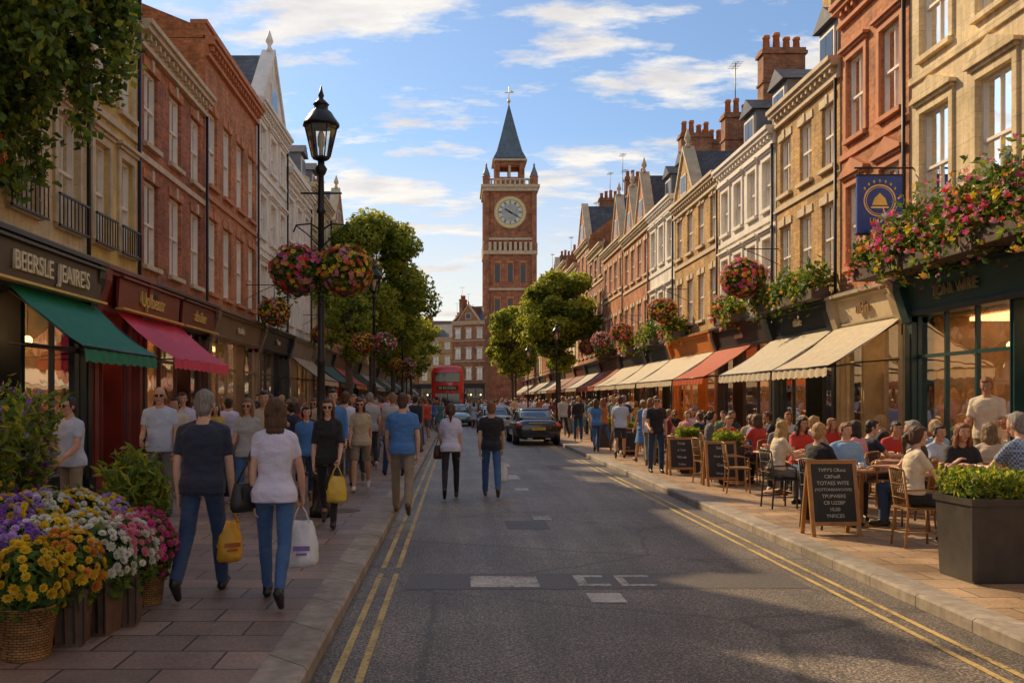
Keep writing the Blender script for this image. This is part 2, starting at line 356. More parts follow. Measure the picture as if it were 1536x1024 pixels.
def house(name,side,y0,y1,H,wall,shop=(.03,.03,.03),sur=None,style=0,n=3,floors=None,roof='pitch',rh=2.2,text=None,tcol=CREAMP,awn=None,gable=None,chim=(1,),X=None,
          detail=2,ang=None,loc=None,arch=None,ww=.95,fcol=None,tsize=.34,dorm=0,parapet=.0,frame=TRIMW,chw=BR_DRK,cornm=None,dep=8.0,interior=True,pots=4,sx=1,balc=False,tu=.5):
    W=y1-y0
    if loc is None:
        if side=='L': loc=(XL if X is None else X,y1,0); ang=-pi/2
        else: loc=(XR if X is None else X,y0,0); ang=pi/2
    e=Ent(name,loc,ang); wl=e.p('walls'); t=e.p('trim'); sur_=sur or TRIM; cornm=cornm or sur_
    zf=3.95
    if floors is None:
        nf=max(2,int(round((H-zf)/2.55))); fh=(H-zf)/nf; floors=[(zf+.55+fh*i,zf+.55+fh*i+min(1.65,fh*.62)-(.15*i)) for i in range(nf)]
    cw=W/n; xs=[0.004]; win=[]
    for i in range(n):
        c=cw*(i+.5); w2=min(ww,cw*.55)/2; xs+= [c-w2,c+w2]; win.append((c-w2,c+w2))
    xs.append(W-.004); zs=[zf]
    for a,b in floors: zs+=[a,b]
    zs.append(H)
    for i in range(len(xs)-1):
        for j in range(len(zs)-1):
            if i%2==1 and j%2==1:
                a,b,c,d=xs[i],xs[i+1],zs[j],zs[j+1]; q=-.14
                wl.quad((a,0,c),(a,q,c),(a,q,d),(a,0,d),wall); wl.quad((b,0,c),(b,q,c),(b,q,d),(b,0,d),wall)
                wl.quad((a,0,d),(a,q,d),(b,q,d),(b,0,d),wall); wl.quad((a,0,c),(a,q,c),(b,q,c),(b,0,c),sur_)
                window(e,a,b,c,d,frame,detail,1,sur,style if not(style==2 and j>1) else 1,arch)
            else: wl.quad((xs[i],0,zs[j]),(xs[i+1],0,zs[j]),(xs[i+1],0,zs[j+1]),(xs[i],0,zs[j+1]),wall)
    for x in (0.004,W-.004):
        wl.quad((x,0.0,0),(x,-dep,0),(x,-dep,H),(x,0.0,H),wall)
    wl.quad((0.004,-dep,0),(W-.004,-dep,0),(W-.004,-dep,H),(0.004,-dep,H),wall)
    for a,b in floors[1:]: t.box(.006,W-.006,0.001,.05,a-.38,a-.26,sur_)
    for k,(o,za,zb) in enumerate([(.10,-.42,-.34),(.06,-.34,-.14),(.22,-.14,-.04),(.28,-.04,.06)]):
        t.box(.006,W-.006,0.001+0.0,o,H+za,H+zb-.001,cornm)
    if detail>1:
        x=.15
        while x<W-.15: t.box(x,x+.09,.06,.17,H-.26,H-.145,cornm); x+=.28
        px=.10; t.tube([(px,.08,.2),(px,.08,H-.4)],.035,IRON,6)
    if parapet: wl.box(.006,W-.006,-.3,-.002,H+.06,H+parapet,wall); t.box(.006,W-.006,-.36,.05,H+parapet+.001,H+parapet+.1,cornm)
    rf=e.p('roof')
    zb=H+.02; ry=-dep/2
    if roof=='pitch':
        rf.quad((.01,-.05,zb),(W-.01,-.05,zb),(W-.01,ry,zb+rh),(.01,ry,zb+rh),SLATE); rf.quad((.01,-dep,zb),(W-.01,-dep,zb),(W-.01,ry,zb+rh),(.01,ry,zb+rh),SLATE)
        for x in (.012,W-.012): wl.poly([(x,-.05,zb),(x,-dep,zb),(x,ry,zb+rh)],wall)
        for x in (.0,W-.22): t.loft([[(x+.01,yy,zz),(x+.21,yy,zz),(x+.21,yy,zz+.22),(x+.01,yy,zz+.22)] for yy,zz in ((-.05,zb),(ry,zb+rh),(-dep,zb))],wall,True,False)
        rf.box(.22,W-.22,ry-.08,ry+.08,zb+rh-.02,zb+rh+.07,TERRA)
    for (ga,gb,gh) in (gable or []):
        gm=(ga+gb)/2; z=H+.06
        wl.loft([[(ga,y,z),(gb,y,z),(gm,y,z+gh)] for y in (-.3,.03)],wall,True,False)
        rf.quad((ga,-.3,z),(ga,ry,z),(gm,ry,z+gh),(gm,-.3,z+gh),SLATE); rf.quad((gb,-.3,z),(gb,ry,z),(gm,ry,z+gh),(gm,-.3,z+gh),SLATE)
        for (xa,xb) in ((ga-.12,gm),(gb+.12,gm)):
            t.loft([[(xa,y,z-.02),(xa,y,z+.16),] + [(xb,y,z+gh+.18),(xb,y,z+gh+.0)] for y in (-.34,.1)],cornm,True,False)
        if detail>1: t.lathe((gm,-.1,z+gh+.1),[(.12,0),(.09,.12),(.05,.2),(.13,.34),(.09,.48),(.02,.7)],cornm,10)
        ws=(gb-ga)*.14
        e.p('windows').box(gm-ws,gm+ws,.031,.07,z+gh*.12,z+gh*.5,frame); e.p('glazing').box(gm-ws+.05,gm+ws-.05,.071,.078,z+gh*.12+.05,z+gh*.5-.05,DARKG)
    for d in range(dorm):
        xc=W*(d+.5)/dorm; s=.55; zz=H+.35
        wl.box(xc-s,xc+s,-2.4,-.55,H+.1,zz+1.15,LEAD); e.p('windows').box(xc-s+.1,xc+s-.1,-.549,-.5,zz+.05,zz+1.0,frame); e.p('glazing').box(xc-s+.17,xc-.02,-.499,-.49,zz+.12,zz+.93,DARKG); e.p('glazing').box(xc+.02,xc+s-.17,-.499,-.49,zz+.12,zz+.93,DARKG)
        rf.loft([[(xc-s-.1,y,zz+1.151),(xc+s+.1,y,zz+1.151),(xc,y,zz+1.6)] for y in (-3.0,-.4)],SLATE,True,False)
    for c in chim:
        x=W-.35 if c==1 else (.35 if c==0 else W*c)
        chimney(e.p('chimney_stack'),x,-2.4+random.uniform(-.6,.6),H+.4,rh*.5+1.2+random.uniform(0,.7),wall=chw,pots=pots)
        if random.random()<.4:
            q=e.p('tv_aerial'); za=H+1.6+rh*.5; q.tube([(x,-2.2,za),(x,-2.2,za+2.4)],.018,IRON,4); q.tube([(x-.4,-2.2,za+2.3),(x+.4,-2.2,za+2.3)],.012,IRON,4)
            for k in range(5): q.tube([(x-.35+k*.17,-2.4,za+2.3),(x-.35+k*.17,-2.0,za+2.3)],.008,IRON,4)
    # ---------- shopfront
    sm=M('shop_paint_%.2f_%.2f_%.2f'%shop,shop,.35,.2,3,.05,20); fc=M('fascia_%.2f_%.2f_%.2f'%(fcol or shop),(fcol or shop),.4,.15,3)
    sf=e.p('shopfront'); gl=e.p('shop_windows')
    pw=.26
    for x in (.006,W-.006-pw):
        sf.box(x,x+pw,-.3,.10,.0,3.3,sm); sf.box(x-.0,x+pw,.10,.15,.12,.55,sm); sf.box(x+.05,x+pw-.05,.10,.118,.75,3.0,sm)
        sf.loft([[(x-.0,0,3.2),(x+pw,0,3.2),(x+pw,.14,3.2),(x,.14,3.2)],[(x,0,3.75),(x+pw,0,3.75),(x+pw,.32,3.75),(x,.32,3.75)],[(x,0,4.0),(x+pw,0,4.0),(x+pw,.34,4.0),(x,.34,4.0)]],sm,True,False)
    sf.loft([[(pw,-.3,z),(W-pw,-.3,z),(W-pw,o,z),(pw,o,z)] for z,o in ((3.3,.10),(3.36,.14),(3.4,.14))],sm,True,False)
    sf.loft([[(pw,-.2,z),(W-pw,-.2,z),(W-pw,o,z),(pw,o,z)] for z,o in ((3.401,.10),(3.88,.2))],fc,True,False)
    sf.box(.006,W-.006,-.0,.30,3.881,3.94,sm); sf.box(.006,W-.006,-.0,.37,3.941,4.0,sm); sf.box(.006,W-.006,-.0,.33,4.001,4.03,LEAD)
    xa,xb=pw+.006,W-pw-.006; dw=1.0
    dx=xa+(xb-xa)*random.choice([.35,.5,.65])-dw/2
    segs=[(xa,dx),(dx+dw,xb)]
    for a,b in segs:
        if b-a<.3:
            if b-a>.02: sf.box(a,b,-.1,-.02,.12,3.3,sm)
            continue
        sf.box(a,b,-.1,.04,.0,.62,sm); sf.box(a+.1,b-.1,.04,.055,.2,.55,sm); sf.box(a,b,-.12,.08,.621,.67,sm)
        k=max(1,int((b-a)/.85))
        for i in range(k+1):
            x=a+(b-a)*i/k; sf.box(max(a,x-.025),min(b,x+.025),-.07,.0,.67,3.3,sm)
        sf.box(a,b,-.065,-.005,2.55,2.61,sm)
        gl.quad((a,-.04,.67),(b,-.04,.67),(b,-.04,3.3),(a,-.04,3.3),GLASSS)
    sf.box(dx,dx+.06,-.5,-.02,.12,3.3,sm); sf.box(dx+dw-.06,dx+dw,-.5,-.02,.12,3.3,sm)
    sf.box(dx+.06,dx+dw-.06,-.5,-.45,.14,.8,sm); sf.box(dx+.06,dx+.16,-.5,-.45,.8,2.25,sm); sf.box(dx+dw-.16,dx+dw-.06,-.5,-.45,.8,2.25,sm); sf.box(dx+.06,dx+dw-.06,-.5,-.44,2.25,2.36,sm)
    gl.quad((dx+.1,-.48,.8),(dx+dw-.1,-.48,.8),(dx+dw-.1,-.48,3.3),(dx+.1,-.48,3.3),GLASSS)
    if interior:
        it=e.p('shop_interior'); d=-2.3
        it.quad((xa,d,.14),(xb,d,.14),(xb,d,3.28),(xa,d,3.28),INTW); it.quad((xa,d,.14),(xa,-.05,.14),(xa,-.05,3.28),(xa,d,3.28),INTW); it.quad((xb,d,.14),(xb,-.05,.14),(xb,-.05,3.28),(xb,d,3.28),INTW)
        it.quad((xa,d,.14),(xb,d,.14),(xb,-.05,.14),(xa,-.05,.14),WOODF); it.quad((xa,d,3.29),(xb,d,3.29),(xb,-.3,3.29),(xa,-.3,3.29),INTW)
        it.box(xa+.25,xb-.25,-1.9,-.8,3.20,3.27,PANEL)
        for z in (.8,1.3,1.8,2.3):
            it.box(xa+.1,xb-.1,d+.01,d+.3,z,z+.03,WOODF); x=xa+.15
            while x<xb-.3:
                w=random.uniform(.08,.25); h=random.uniform(.1,.38); it.box(x,x+w,d+.05,d+.25,z+.031,z+.03+h,random.choice(GOODS)); x+=w+random.uniform(.02,.15)
        for a,b in segs:
            x=a+.1
            while x<b-.25:
                w=random.uniform(.1,.3); h=random.uniform(.15,.7)
                if random.random()<.5: it.box(x,x+w,-.5,-.2,.68,.68+h,random.choice(GOODS))
                else: it.lathe((x+w/2,-.35,.68),[(w*.3,0),(w*.45,h*.3),(w*.2,h*.7),(w*.3,h)],random.choice(GOODS),8)
                x+=w+random.uniform(.03,.2)
            if b-a>.1: it.box(a,b,-.55,-.12,.6,.675,WOODF)
        for i in range(int((xb-xa)/1.0)):
            it.ell((xa+.5+i*1.0,-.6-.4*(i%2),2.72),(.08,.08,.07),BULB,8,6); it.tube([(xa+.5+i*1.0,-.6-.4*(i%2),2.78),(xa+.5+i*1.0,-.6-.4*(i%2),3.19)],.008,IRON,4)
    else:
        it=e.p('shop_interior'); it.quad((xa,-1.0,.1),(xb,-1.0,.1),(xb,-1.0,3.28),(xa,-1.0,3.28),DARKIN)
        for i in range(3): it.ell((xa+(xb-xa)*(i+.5)/3,-.7,2.4),(.1,.1,.1),BULB,6,4)
    if text: e.text(text,(W*tu,.20,3.64),tsize,tcol,(pi/2-.0,0,pi),ext=.02,sx=sx)
    if awn:
        col,p,zfm,a0,a1=awn; am=fabric('awning_%.2f_%.2f_%.2f'%col,col,.3); aw=e.p('awning')
        a0=a0*W; a1=a1*W; zt=3.32; k=10; rows=[]
        for i in range(k+1):
            s=i/k; y=.15+(p-.15)*s; z=zt+(zfm-zt)*s-.06*sin(pi*s); rows.append([(a0+(a1-a0)*j/24,y,z+.012*math.cos(j*pi*2/24*5)*s) for j in range(25)])
        V=[q for r in rows for q in r]; Fc=[(i*25+j,i*25+j+1,(i+1)*25+j+1,(i+1)*25+j) for i in range(k) for j in range(24)]
        aw.add(V,Fc,am,True)
        m=int((a1-a0)/.05); V=[];Fc=[]
        for j in range(m+1):
            x=a0+(a1-a0)*j/m; V+= [(x,p+.012*sin(j*.9),zfm),(x,p+.012+.015*sin(j*.9),zfm-.17-.03*abs(sin(j*pi/6)))]
        for j in range(m): Fc.append((2*j,2*j+1,2*j+3,2*j+2))
        aw.add(V,Fc,am,False)
        for x in (a0+.05,a1-.05):
            aw.tube([(x,.15,2.55),(x,p*.55,2.5),(x,p-.02,zfm-.02)],.015,IRON,6); aw.tube([(x,.15,3.25),(x,p-.02,zfm-.02)],.015,IRON,6)
        aw.tube([(a0,p,zfm),(a1,p,zfm)],.022,IRON,6)
    if balc:
        for (xa_,xb_) in win:
            z=floors[0][0]-.02; b=e.p('balcony_railing')
            b.box(xa_-.15,xb_+.15,.1,.14,z+.42,z+.45,IRON); b.box(xa_-.15,xb_+.15,.1,.14,z-.05,z-.02,IRON)
            for i in range(9):
                x=xa_-.14+(xb_-xa_+.28)*i/8; b.box(x-.008,x+.008,.112,.128,z-.02,z+.42,IRON)
    return e.done()

# ------------------------------------------------------------ people
def remesh(V,Fc,vox,sm=3,fac=.5):
    me=bpy.data.meshes.new('tmp'); me.from_pydata([tuple(v) for v in V],[],Fc); o=bpy.data.objects.new('tmp',me); COL.objects.link(o)
    r=o.modifiers.new('r','REMESH'); r.mode='VOXEL'; r.voxel_size=vox; r.use_smooth_shade=True
    s=o.modifiers.new('s','SMOOTH'); s.iterations=sm; s.factor=fac
    dg=bpy.context.evaluated_depsgraph_get(); ev=o.evaluated_get(dg); m2=ev.to_mesh()
    n=len(m2.vertices); a=np.empty(n*3); m2.vertices.foreach_get('co',a); a=a.reshape(-1,3)
    f=[list(p.vertices) for p in m2.polygons]; ev.to_mesh_clear(); bpy.data.objects.remove(o); bpy.data.meshes.remove(me)
    return a,f
class Sh:
    def __init__(s): s.b=MB()
    def cap(s,p0,p1,r0,r1,n=14,flat=False,k=4):
        p0=Vector(p0);p1=Vector(p1); d=(p1-p0).normalized(); up=Vector((0,0,1)) if abs(d.z)<.9 else Vector((0,1,0))
        x=d.cross(up).normalized(); y=x.cross(d); rings=[]
        for i in range(k):
            a=pi/2*(1-i/k)-.05; rings.append([p0-d*r0*sin(a)+(x*cos(t)+y*sin(t))*r0*cos(a) for t in [2*pi*j/n for j in range(n)]])
        for i in range(3):
            q=i/2; c=p0.lerp(p1,q); r=r0+(r1-r0)*q; rings.append([c+(x*cos(t)+y*sin(t))*r for t in [2*pi*j/n for j in range(n)]])
        if not flat:
            for i in range(1,k+1):
                a=pi/2*i/k-.05; rings.append([p1+d*r1*sin(a)+(x*cos(t)+y*sin(t))*r1*cos(a) for t in [2*pi*j/n for j in range(n)]])
        s.b.loft(rings,None)
    def ell(s,c,r,R=None): s.b.ell(c,r,None,14,10,R)
    def loft(s,rings): s.b.loft(rings,None)
    def go(s,vox,sm=3): return remesh(s.b.v,s.b.f,vox,sm)
MALE=[(.85,.10,.08),(.90,.152,.112),(.96,.162,.12),(1.03,.152,.108),(1.10,.146,.102),(1.20,.156,.110),(1.30,.172,.120),(1.38,.172,.110),(1.43,.125,.085),(1.465,.075,.066),(1.50,.058,.058)]
FEML=[(.85,.10,.08),(.90,.162,.115),(.95,.168,.122),(1.02,.145,.105),(1.10,.120,.09),(1.19,.130,.098),(1.28,.145,.108),(1.36,.143,.098),(1.42,.105,.08),(1.455,.062,.055),(1.50,.048,.05)]
def prof(tab,h):
    for i in range(len(tab)-1):
        if tab[i][0]<=h<=tab[i+1][0]:
            q=(h-tab[i][0])/(tab[i+1][0]-tab[i][0]); return tuple(tab[i][k]+(tab[i+1][k]-tab[i][k])*q for k in (1,2))
    return tab[0][1:] if h<tab[0][0] else tab[-1][1:]
SKIN=[M('skin_a',(.58,.31,.19),.5,.1,12),M('skin_b',(.48,.25,.15),.5,.1,12),M('skin_c',(.64,.37,.25),.5,.1,12),M('skin_d',(.22,.11,.065),.5,.1,12)]
EYED=M('eye_dark',(.02,.015,.012),.15,0,1); EYEW=M('eye_white',(.7,.68,.64),.3,0,1); LIP=M('lips',(.42,.13,.11),.45,.1,10)
def cloth(name,c,rough=.85):
    key='cloth_'+name
    if key in _m: return _m[key]
    m,t,b=nt(key); v=coords(t); n=noiset(t,v,6,3); r=ramp(t,n,[(.3,mul(c,.93)),(.7,mul(c,1.07))]); t.links.new(r.outputs[0],b.inputs['Base Color'])
    b.inputs['Roughness'].default_value=rough; b.inputs['Sheen Weight'].default_value=.12
    w=noiset(t,coords(t,(1,1,1.6)),9,3,.5); bump(t,b,w,.6,.04); _m[key]=m; return m
CL={k:cloth(k,c) for k,c in dict(navy=(.024,.03,.055),white=(.64,.62,.76),black=(.018,.017,.02),blue=(.07,.20,.48),grey=(.16,.15,.14),khaki=(.27,.21,.14),jeans=(.045,.11,.26),djeans=(.028,.055,.12),beige=(.54,.42,.28),
 pale=(.50,.56,.68),red=(.55,.045,.03),cream=(.70,.58,.42),green=(.10,.20,.09),rust=(.42,.14,.05),teal=(.05,.20,.23),pink=(.68,.28,.30),maroon=(.20,.03,.04),lgrey=(.42,.41,.40),brown=(.12,.07,.04),sky=(.25,.42,.62),mustard=(.62,.40,.08)).items()}
m_,t_,b_=nt('cloth_check'); w1=t_.nodes.new('ShaderNodeTexChecker'); w1.inputs['Scale'].default_value=42; w1.inputs[1].default_value=(.32,.38,.50,1); w1.inputs[2].default_value=(.07,.11,.2,1); t_.links.new(coords(t_),w1.inputs[0]); t_.links.new(w1.outputs[0],b_.inputs['Base Color']); b_.inputs['Roughness'].default_value=.85; CL['check']=m_
HAIR={k:M('hair_'+k,c,.42,.45,22,.9,45,stretch=(5,5,.5)) for k,c in dict(dark=(.022,.014,.01),brown=(.085,.036,.017),grey=(.24,.21,.185),blonde=(.46,.27,.10),ginger=(.24,.08,.025),light=(.22,.13,.06)).items()}
SHOE={'black':M('shoe_black',(.015,.014,.014),.4,.2,5),'brown':M('shoe_brown',(.12,.06,.03),.45,.2,5),'white':M('shoe_white',(.6,.6,.58),.5,.1,5)}
def person(sp,vox=.014,hv=.0075,hero=True):
    g=dict(sex='m',legs=[(12,6,2,0),(-14,18,2,-20)],arms=[(-12,7,14),(16,7,18)],lean=2,yaw=0,pitch=4,sleeve=.62,hem=.87,bottom='trousers',hair='short',glasses=False,loose=0,curl=(.5,.5),seated=False,belly=0,inward=(1,1),foot=0)
    g.update(sp); fem=g['sex']=='f'; tab=FEML if fem else MALE
    P=Vector((0,0,.95)); ln=radians(g['lean']); sv=Vector((0,sin(ln),cos(ln))); dv=Vector((0,cos(ln),-sin(ln))); T=lambda h:P+sv*(h-.95)
    k=.9 if fem else 1.0
    def ring(h,a,b,yo=0,n=22):
        c=T(h)+dv*yo; R=[]
        for j in range(n):
            t=2*pi*j/n; ct,st=cos(t),sin(t); x=a*math.copysign(abs(ct)**.85,ct); y=b*math.copysign(abs(st)**.85,st); R.append(c+Vector((x,0,0))+dv*y)
        return R
    sh=[];el=[];wr=[];hd=[];hip=[];kn=[];an=[];to=[]
    for i,s in enumerate((-1,1)):
        f,ab,eb=[radians(x) for x in g['arms'][i][:3]]; S=T(1.395)+Vector((s*(.145 if fem else .172),0,0))
        d=Vector((s*sin(ab),sin(f)*cos(ab),-cos(f)*cos(ab))); E=S+d*.29; inn=radians(g['inward'][i])
        d2=Vector((-s*sin(inn),sin(f+eb)*cos(inn),-cos(f+eb)*cos(inn))).normalized(); Wp=E+d2*.25
        sh.append(S);el.append(E);wr.append(Wp);hd.append(d2)
        a,b,la,fp=[radians(x) for x in g['legs'][i]]; Hp=P+Vector((s*.088,0,-.03)); hip.append(Hp)
        K=Hp+Vector((s*sin(la),sin(a)*cos(la),-cos(a)*cos(la)))*.43; A=K+Vector((0,sin(a-b),-cos(a-b)))*.405; kn.append(K);an.append(A)
        to.append(A+Vector((s*.02,cos(fp)*.15,sin(fp)*.15-.045*cos(fp))))
    out=MB()
    parts=[]
    B=Sh(); B.loft([ring(h,a*.91,b*.91) for h,a,b in tab])
    B.cap(T(1.44),T(1.54)+dv*.012,.056*k,.052*k)
    for s in (-1,1): B.cap(T(1.455)+Vector((s*.03,0,0)),T(1.41)+Vector((s*.14*k,-.005,0)),.04,.045)
    for i in range(2):
        B.ell(sh[i]-Vector(((-1,1)[i]*.012,0,0)),(.056*k,.056*k,.056*k)); B.cap(sh[i],el[i],.047*k,.037*k); m=el[i].lerp(wr[i],.3); B.cap(el[i],m,.036*k,.039*k); B.cap(m,wr[i],.039*k,.025*k)
        if g['bottom']!='trousers':
            B.cap(hip[i],kn[i],.085,.053); m=kn[i].lerp(an[i],.3)+Vector((0,-.01,0)); B.cap(kn[i],m,.05,.055); B.cap(m,an[i],.055,.034)
        B.cap(kn[i].lerp(an[i],.7),an[i]+Vector((0,0,-.03)),.036,.036)
    parts.append((B.go(vox),0,0))
    C=Sh(); inf=.013+(0 if hero else .006)+g['loose']*.012; hem=g['hem']; hs=[hem+(1.45-hem)*i/14 for i in range(15)]
    if g['bottom']=='dress': hs=[.55+(1.45-.55)*i/18 for i in range(19)]
    rr=[]
    for h in hs:
        a,b=prof(tab,max(h,.92)); a+=inf; b+=inf+g['belly']*math.exp(-((h-1.08)/.12)**2)
        if h<1.06: q_=min(1,(1.06-h)/.1); a+=.014*q_; b+=.018*q_
        if h<.86: a+=(.86-h)*.2; b+=(.86-h)*.25
        yo=.5*g['belly']*math.exp(-((h-1.08)/.12)**2)-(.012 if h<1.0 else 0)
        if not fem: a=max(a,.152+.006*g['loose']) if h<1.38 else a
        rr.append(ring(h,a,b,yo))
    if g['seated']: rr=[r for r,h in zip(rr,hs) if h>.92]
    C.loft(rr)
    for s in (-1,1): C.cap(T(1.452)+Vector((s*.045,0,0)),T(1.41)+Vector((s*.14*k,-.005,0)),.046,.055)
    if fem:
        for s in (-1,1): C.ell(T(1.265)+dv*.078+Vector((s*.064,0,0)),(.058,.05,.056))
    sl=g['sleeve']
    for i in range(2):
        C.ell(sh[i]-Vector(((-1,1)[i]*.014,0,0)),(.060*k+.002,.061*k,.061*k))
        if sl>0:
            if sl<=1: q=sh[i].lerp(el[i],sl); C.cap(sh[i],q,.058*k,(.053+.004*g['loose'])*k,flat=True)
            else: C.cap(sh[i],el[i],.058*k,.049*k); q=el[i].lerp(wr[i],sl-1); C.cap(el[i],q,.049*k,.038*k,flat=True)
    (cv,cf)=C.go(vox,4)
    parts.append(((cv,cf),1,.005))
    if g['bottom'] in('trousers','shorts'):
        L=Sh(); L.loft([ring(h,prof(tab,max(h,.9))[0]+.004+(0 if h>.9 else -.02),prof(tab,max(h,.9))[1]+.004) for h in (.86,.9,.94,.98,1.03,1.05)])
        th=.085 if fem else .086
        for i in range(2):
            L.ell(hip[i]+Vector((0,-.026 if not g['seated'] else 0,-.01)),(.08,.096,.1))
            if g['bottom']=='shorts': q=hip[i].lerp(kn[i],.8); L.cap(hip[i],q,th,.082,flat=True)
            else:
                kr=.058 if fem else .065; ar=.043 if fem else .054
                L.cap(hip[i],kn[i],th,kr); m=kn[i].lerp(an[i],.35)+Vector((0,-.012,0)); L.cap(kn[i],m,kr,kr*.98); L.cap(m,an[i]+Vector((0,0,.0)),kr*.98,ar)
        parts.append((L.go(vox),2,.006))
    S_=Sh()
    for i in range(2):
        A=an[i]; d=(to[i]-A); fd=Vector((d.x,cos(radians(g['legs'][i][3])),sin(radians(g['legs'][i][3])))).normalized(); dn=Vector((0,fd.z,-fd.y))
        heel=A-fd*.035+dn*.05; toe=A+fd*.155+dn*.058; mid=A+fd*.05+dn*.045
        S_.cap(heel,mid,.04,.042); S_.cap(mid,toe,.04,.028); S_.cap(A+dn*.01,mid,.042,.035); S_.cap(heel+dn*.01,toe+dn*.005,.034,.03)
    parts.append((S_.go(max(vox*.8,.011),1),3,0))
    HR=Euler((radians(-g['pitch']),0,radians(g['yaw']))).to_matrix(); hc=T(1.625)+dv*.022; hk=1.0 if fem else 1.03
    def hp(x,y,z): return hc+HR@Vector((x*hk,y*hk,z*hk))
    Hd=Sh()
    def he(c,r): Hd.ell(hp(*c),[q*hk for q in r],HR)
    he((0,0,.022),(.074,.094,.092)); he((0,.022,-.048),(.053 if not fem else .047,.06,.062)); he((0,.058,-.088),(.026,.026,.022)); he((0,.07,.03),(.05,.022,.014)); he((0,.055,-.005),(.062,.03,.045))
    for s in (-1,1): he((s*.076,-.008,-.012),(.011,.02,.03)); he((s*.038,.062,-.022),(.022,.022,.02))
    Hd.cap(hp(0,.085,.014),hp(0,.107,-.022),.0095*hk,.0135*hk,8); he((0,.081,-.052),(.024,.012,.012))
    Hd.cap(T(1.46),hc+HR@Vector((0,-.015,-.06)),.055*k,.051*k)
    parts.append((Hd.go(hv,2),0,0))
    ht=g['hair']
    if ht!='none':
        R_=Sh()
        def re(c,r): R_.ell(hp(*c),[q*hk for q in r],HR)
        re((0,-.014,.034),(.080,.094,.090)); re((0,.045,.083),(.052,.042,.032)); re((0,-.046,-.03),(.068,.054,.082))
        for s in (-1,1): re((s*.066,-.012,.012),(.016,.05,.045))
        if ht in('long','pony','bob','bun'):
            re((0,-.02,.03),(.088,.098,.096)); re((0,-.05,-.03),(.082,.060,.09))
            for s in (-1,1): re((s*.070,-.012,-.015),(.024,.055,.07))
        if ht=='long':
            re((0,-.065,-.09),(.095,.048,.13)); re((0,-.07,-.20),(.09,.04,.10))
            for s in (-1,1): re((s*.076,.0,-.10),(.024,.04,.10)); re((s*.07,-.04,-.19),(.03,.035,.09))
        if ht=='bob':
            re((0,-.05,-.09),(.092,.06,.10)); re((0,-.06,-.16),(.08,.042,.06))
            for s in (-1,1): re((s*.074,.0,-.08),(.022,.042,.08))
        if ht=='pony': R_.cap(hp(0,-.1,.03),hp(0,-.15,-.04),.028,.036); R_.cap(hp(0,-.15,-.04),hp(0,-.13,-.22),.036,.014)
        if ht=='bun': re((0,-.105,.06),(.042,.042,.042))
        (a,f)=R_.go(hv*1.15,1)
        for i in range(len(a)):
            q=Vector(a[i]); w=noise.noise(Vector((q.x*60,q.y*60,q.z*9)))*.008+noise.noise(q*18)*.007; dd=(q-hc).normalized(); a[i]+=np.array(dd*w)
        parts.append(((a,f),4,0))
    for (a,f),mi_,nz in parts:
        if nz and hero:
            for i in range(len(a)):
                q=Vector(a[i]); w=noise.noise(Vector((q.x*9,q.y*9,q.z*15)))+.4*noise.noise(q*26); c=T(q.z) if mi_==1 else q
                dd=Vector((q.x-c.x,q.y-c.y,0)) if mi_==1 else Vector(noise.noise_vector(q*9))
                if dd.length>1e-4: a[i]+=np.array(dd.normalized()*w*nz)
        o=len(out.v); out.v.extend(map(tuple,a.tolist())); out.f.extend([[x+o for x in q] for q in f]); out.m.extend([mi_]*len(f)); out.s.extend([True]*len(f))
    def small(fn,mi_):
        q=MB(); fn(q); o=len(out.v); out.v.extend([tuple(v) for v in q.v]); out.f.extend([[x+o for x in f] for f in q.f]); out.m.extend([mi_]*len(q.f)); out.s.extend([True]*len(q.f))
    def E_(c,r,mi_,n=8): small(lambda q:q.ell(hp(*c),[x*hk for x in r],None,n,6,HR),mi_)
    for s in (-1,1):
        if g['glasses']: E_((s*.032,.093,.008),(.026,.008,.019),5); small(lambda q:q.tube([hp(s*.055,.09,.012),hp(s*.078,.0,.005)],.003,None,4),5)
        else: E_((s*.031,.083,.006),(.013,.009,.0075),6); E_((s*.031,.0895,.006),(.0062,.004,.0062),5)
        E_((s*.032,.092,.028),(.018,.005,.004),4)
    E_((0,.0915,-.053),(.023,.006,.0065),7)
    hands=[]
    for i,s in enumerate((-1,1)):
        d=hd[i]; w0=wr[i]; nrm=Vector((-s,0,0)); nrm=(nrm-d*nrm.dot(d)).normalized(); wx=d.cross(nrm).normalized()
        if wx.y<0 and abs(wx.y)>.2: wx=-wx
        if g['seated']:
            nrm=(Vector((0,0,-1))-d*Vector((0,0,-1)).dot(d)).normalized(); wx=Vector((-s,0,0))
        def hand(q):
            rg=[]
            for t,a,b in ((-.02,.024,.02),(.0,.026,.019),(.03,.036,.017),(.07,.042,.016),(.092,.040,.013)):
                c=w0+d*t*k; rg.append([c+wx*(a*k*cos(u))+nrm*(b*k*sin(u)) for u in [2*pi*j/10 for j in range(10)]])
            q.loft(rg,None); cu=g['curl'][i]
            for j,(o,L) in enumerate(((-.031,.066),(-.011,.080),(.010,.086),(.030,.076))):
                p=w0+d*.088*k+wx*o*k; a=.15; pts=[p-d*.012]
                pts.append(p)
                for sgm,fr in enumerate((.45,.32,.23)):
                    a+=cu*(.9 if sgm else .7); p=p+(d*cos(a)+nrm*sin(a))*L*fr*k; pts.append(p)
                q.tube(pts,[.009,.0098,.0088,.0078,.0055],None,6)
            p=w0+d*.025*k+wx*.03*k; dd=(d*.75+wx*.6+nrm*.3).normalized(); p2=p+dd*.035*k; p3=p2+(d*.8+wx*.15+nrm*.5).normalized()*.03*k; p4=p3+(d*.7+nrm*.6).normalized()*.022*k
            q.tube([p-dd*.015,p,p2,p3,p4],[.012,.013,.011,.0095,.006],None,6)
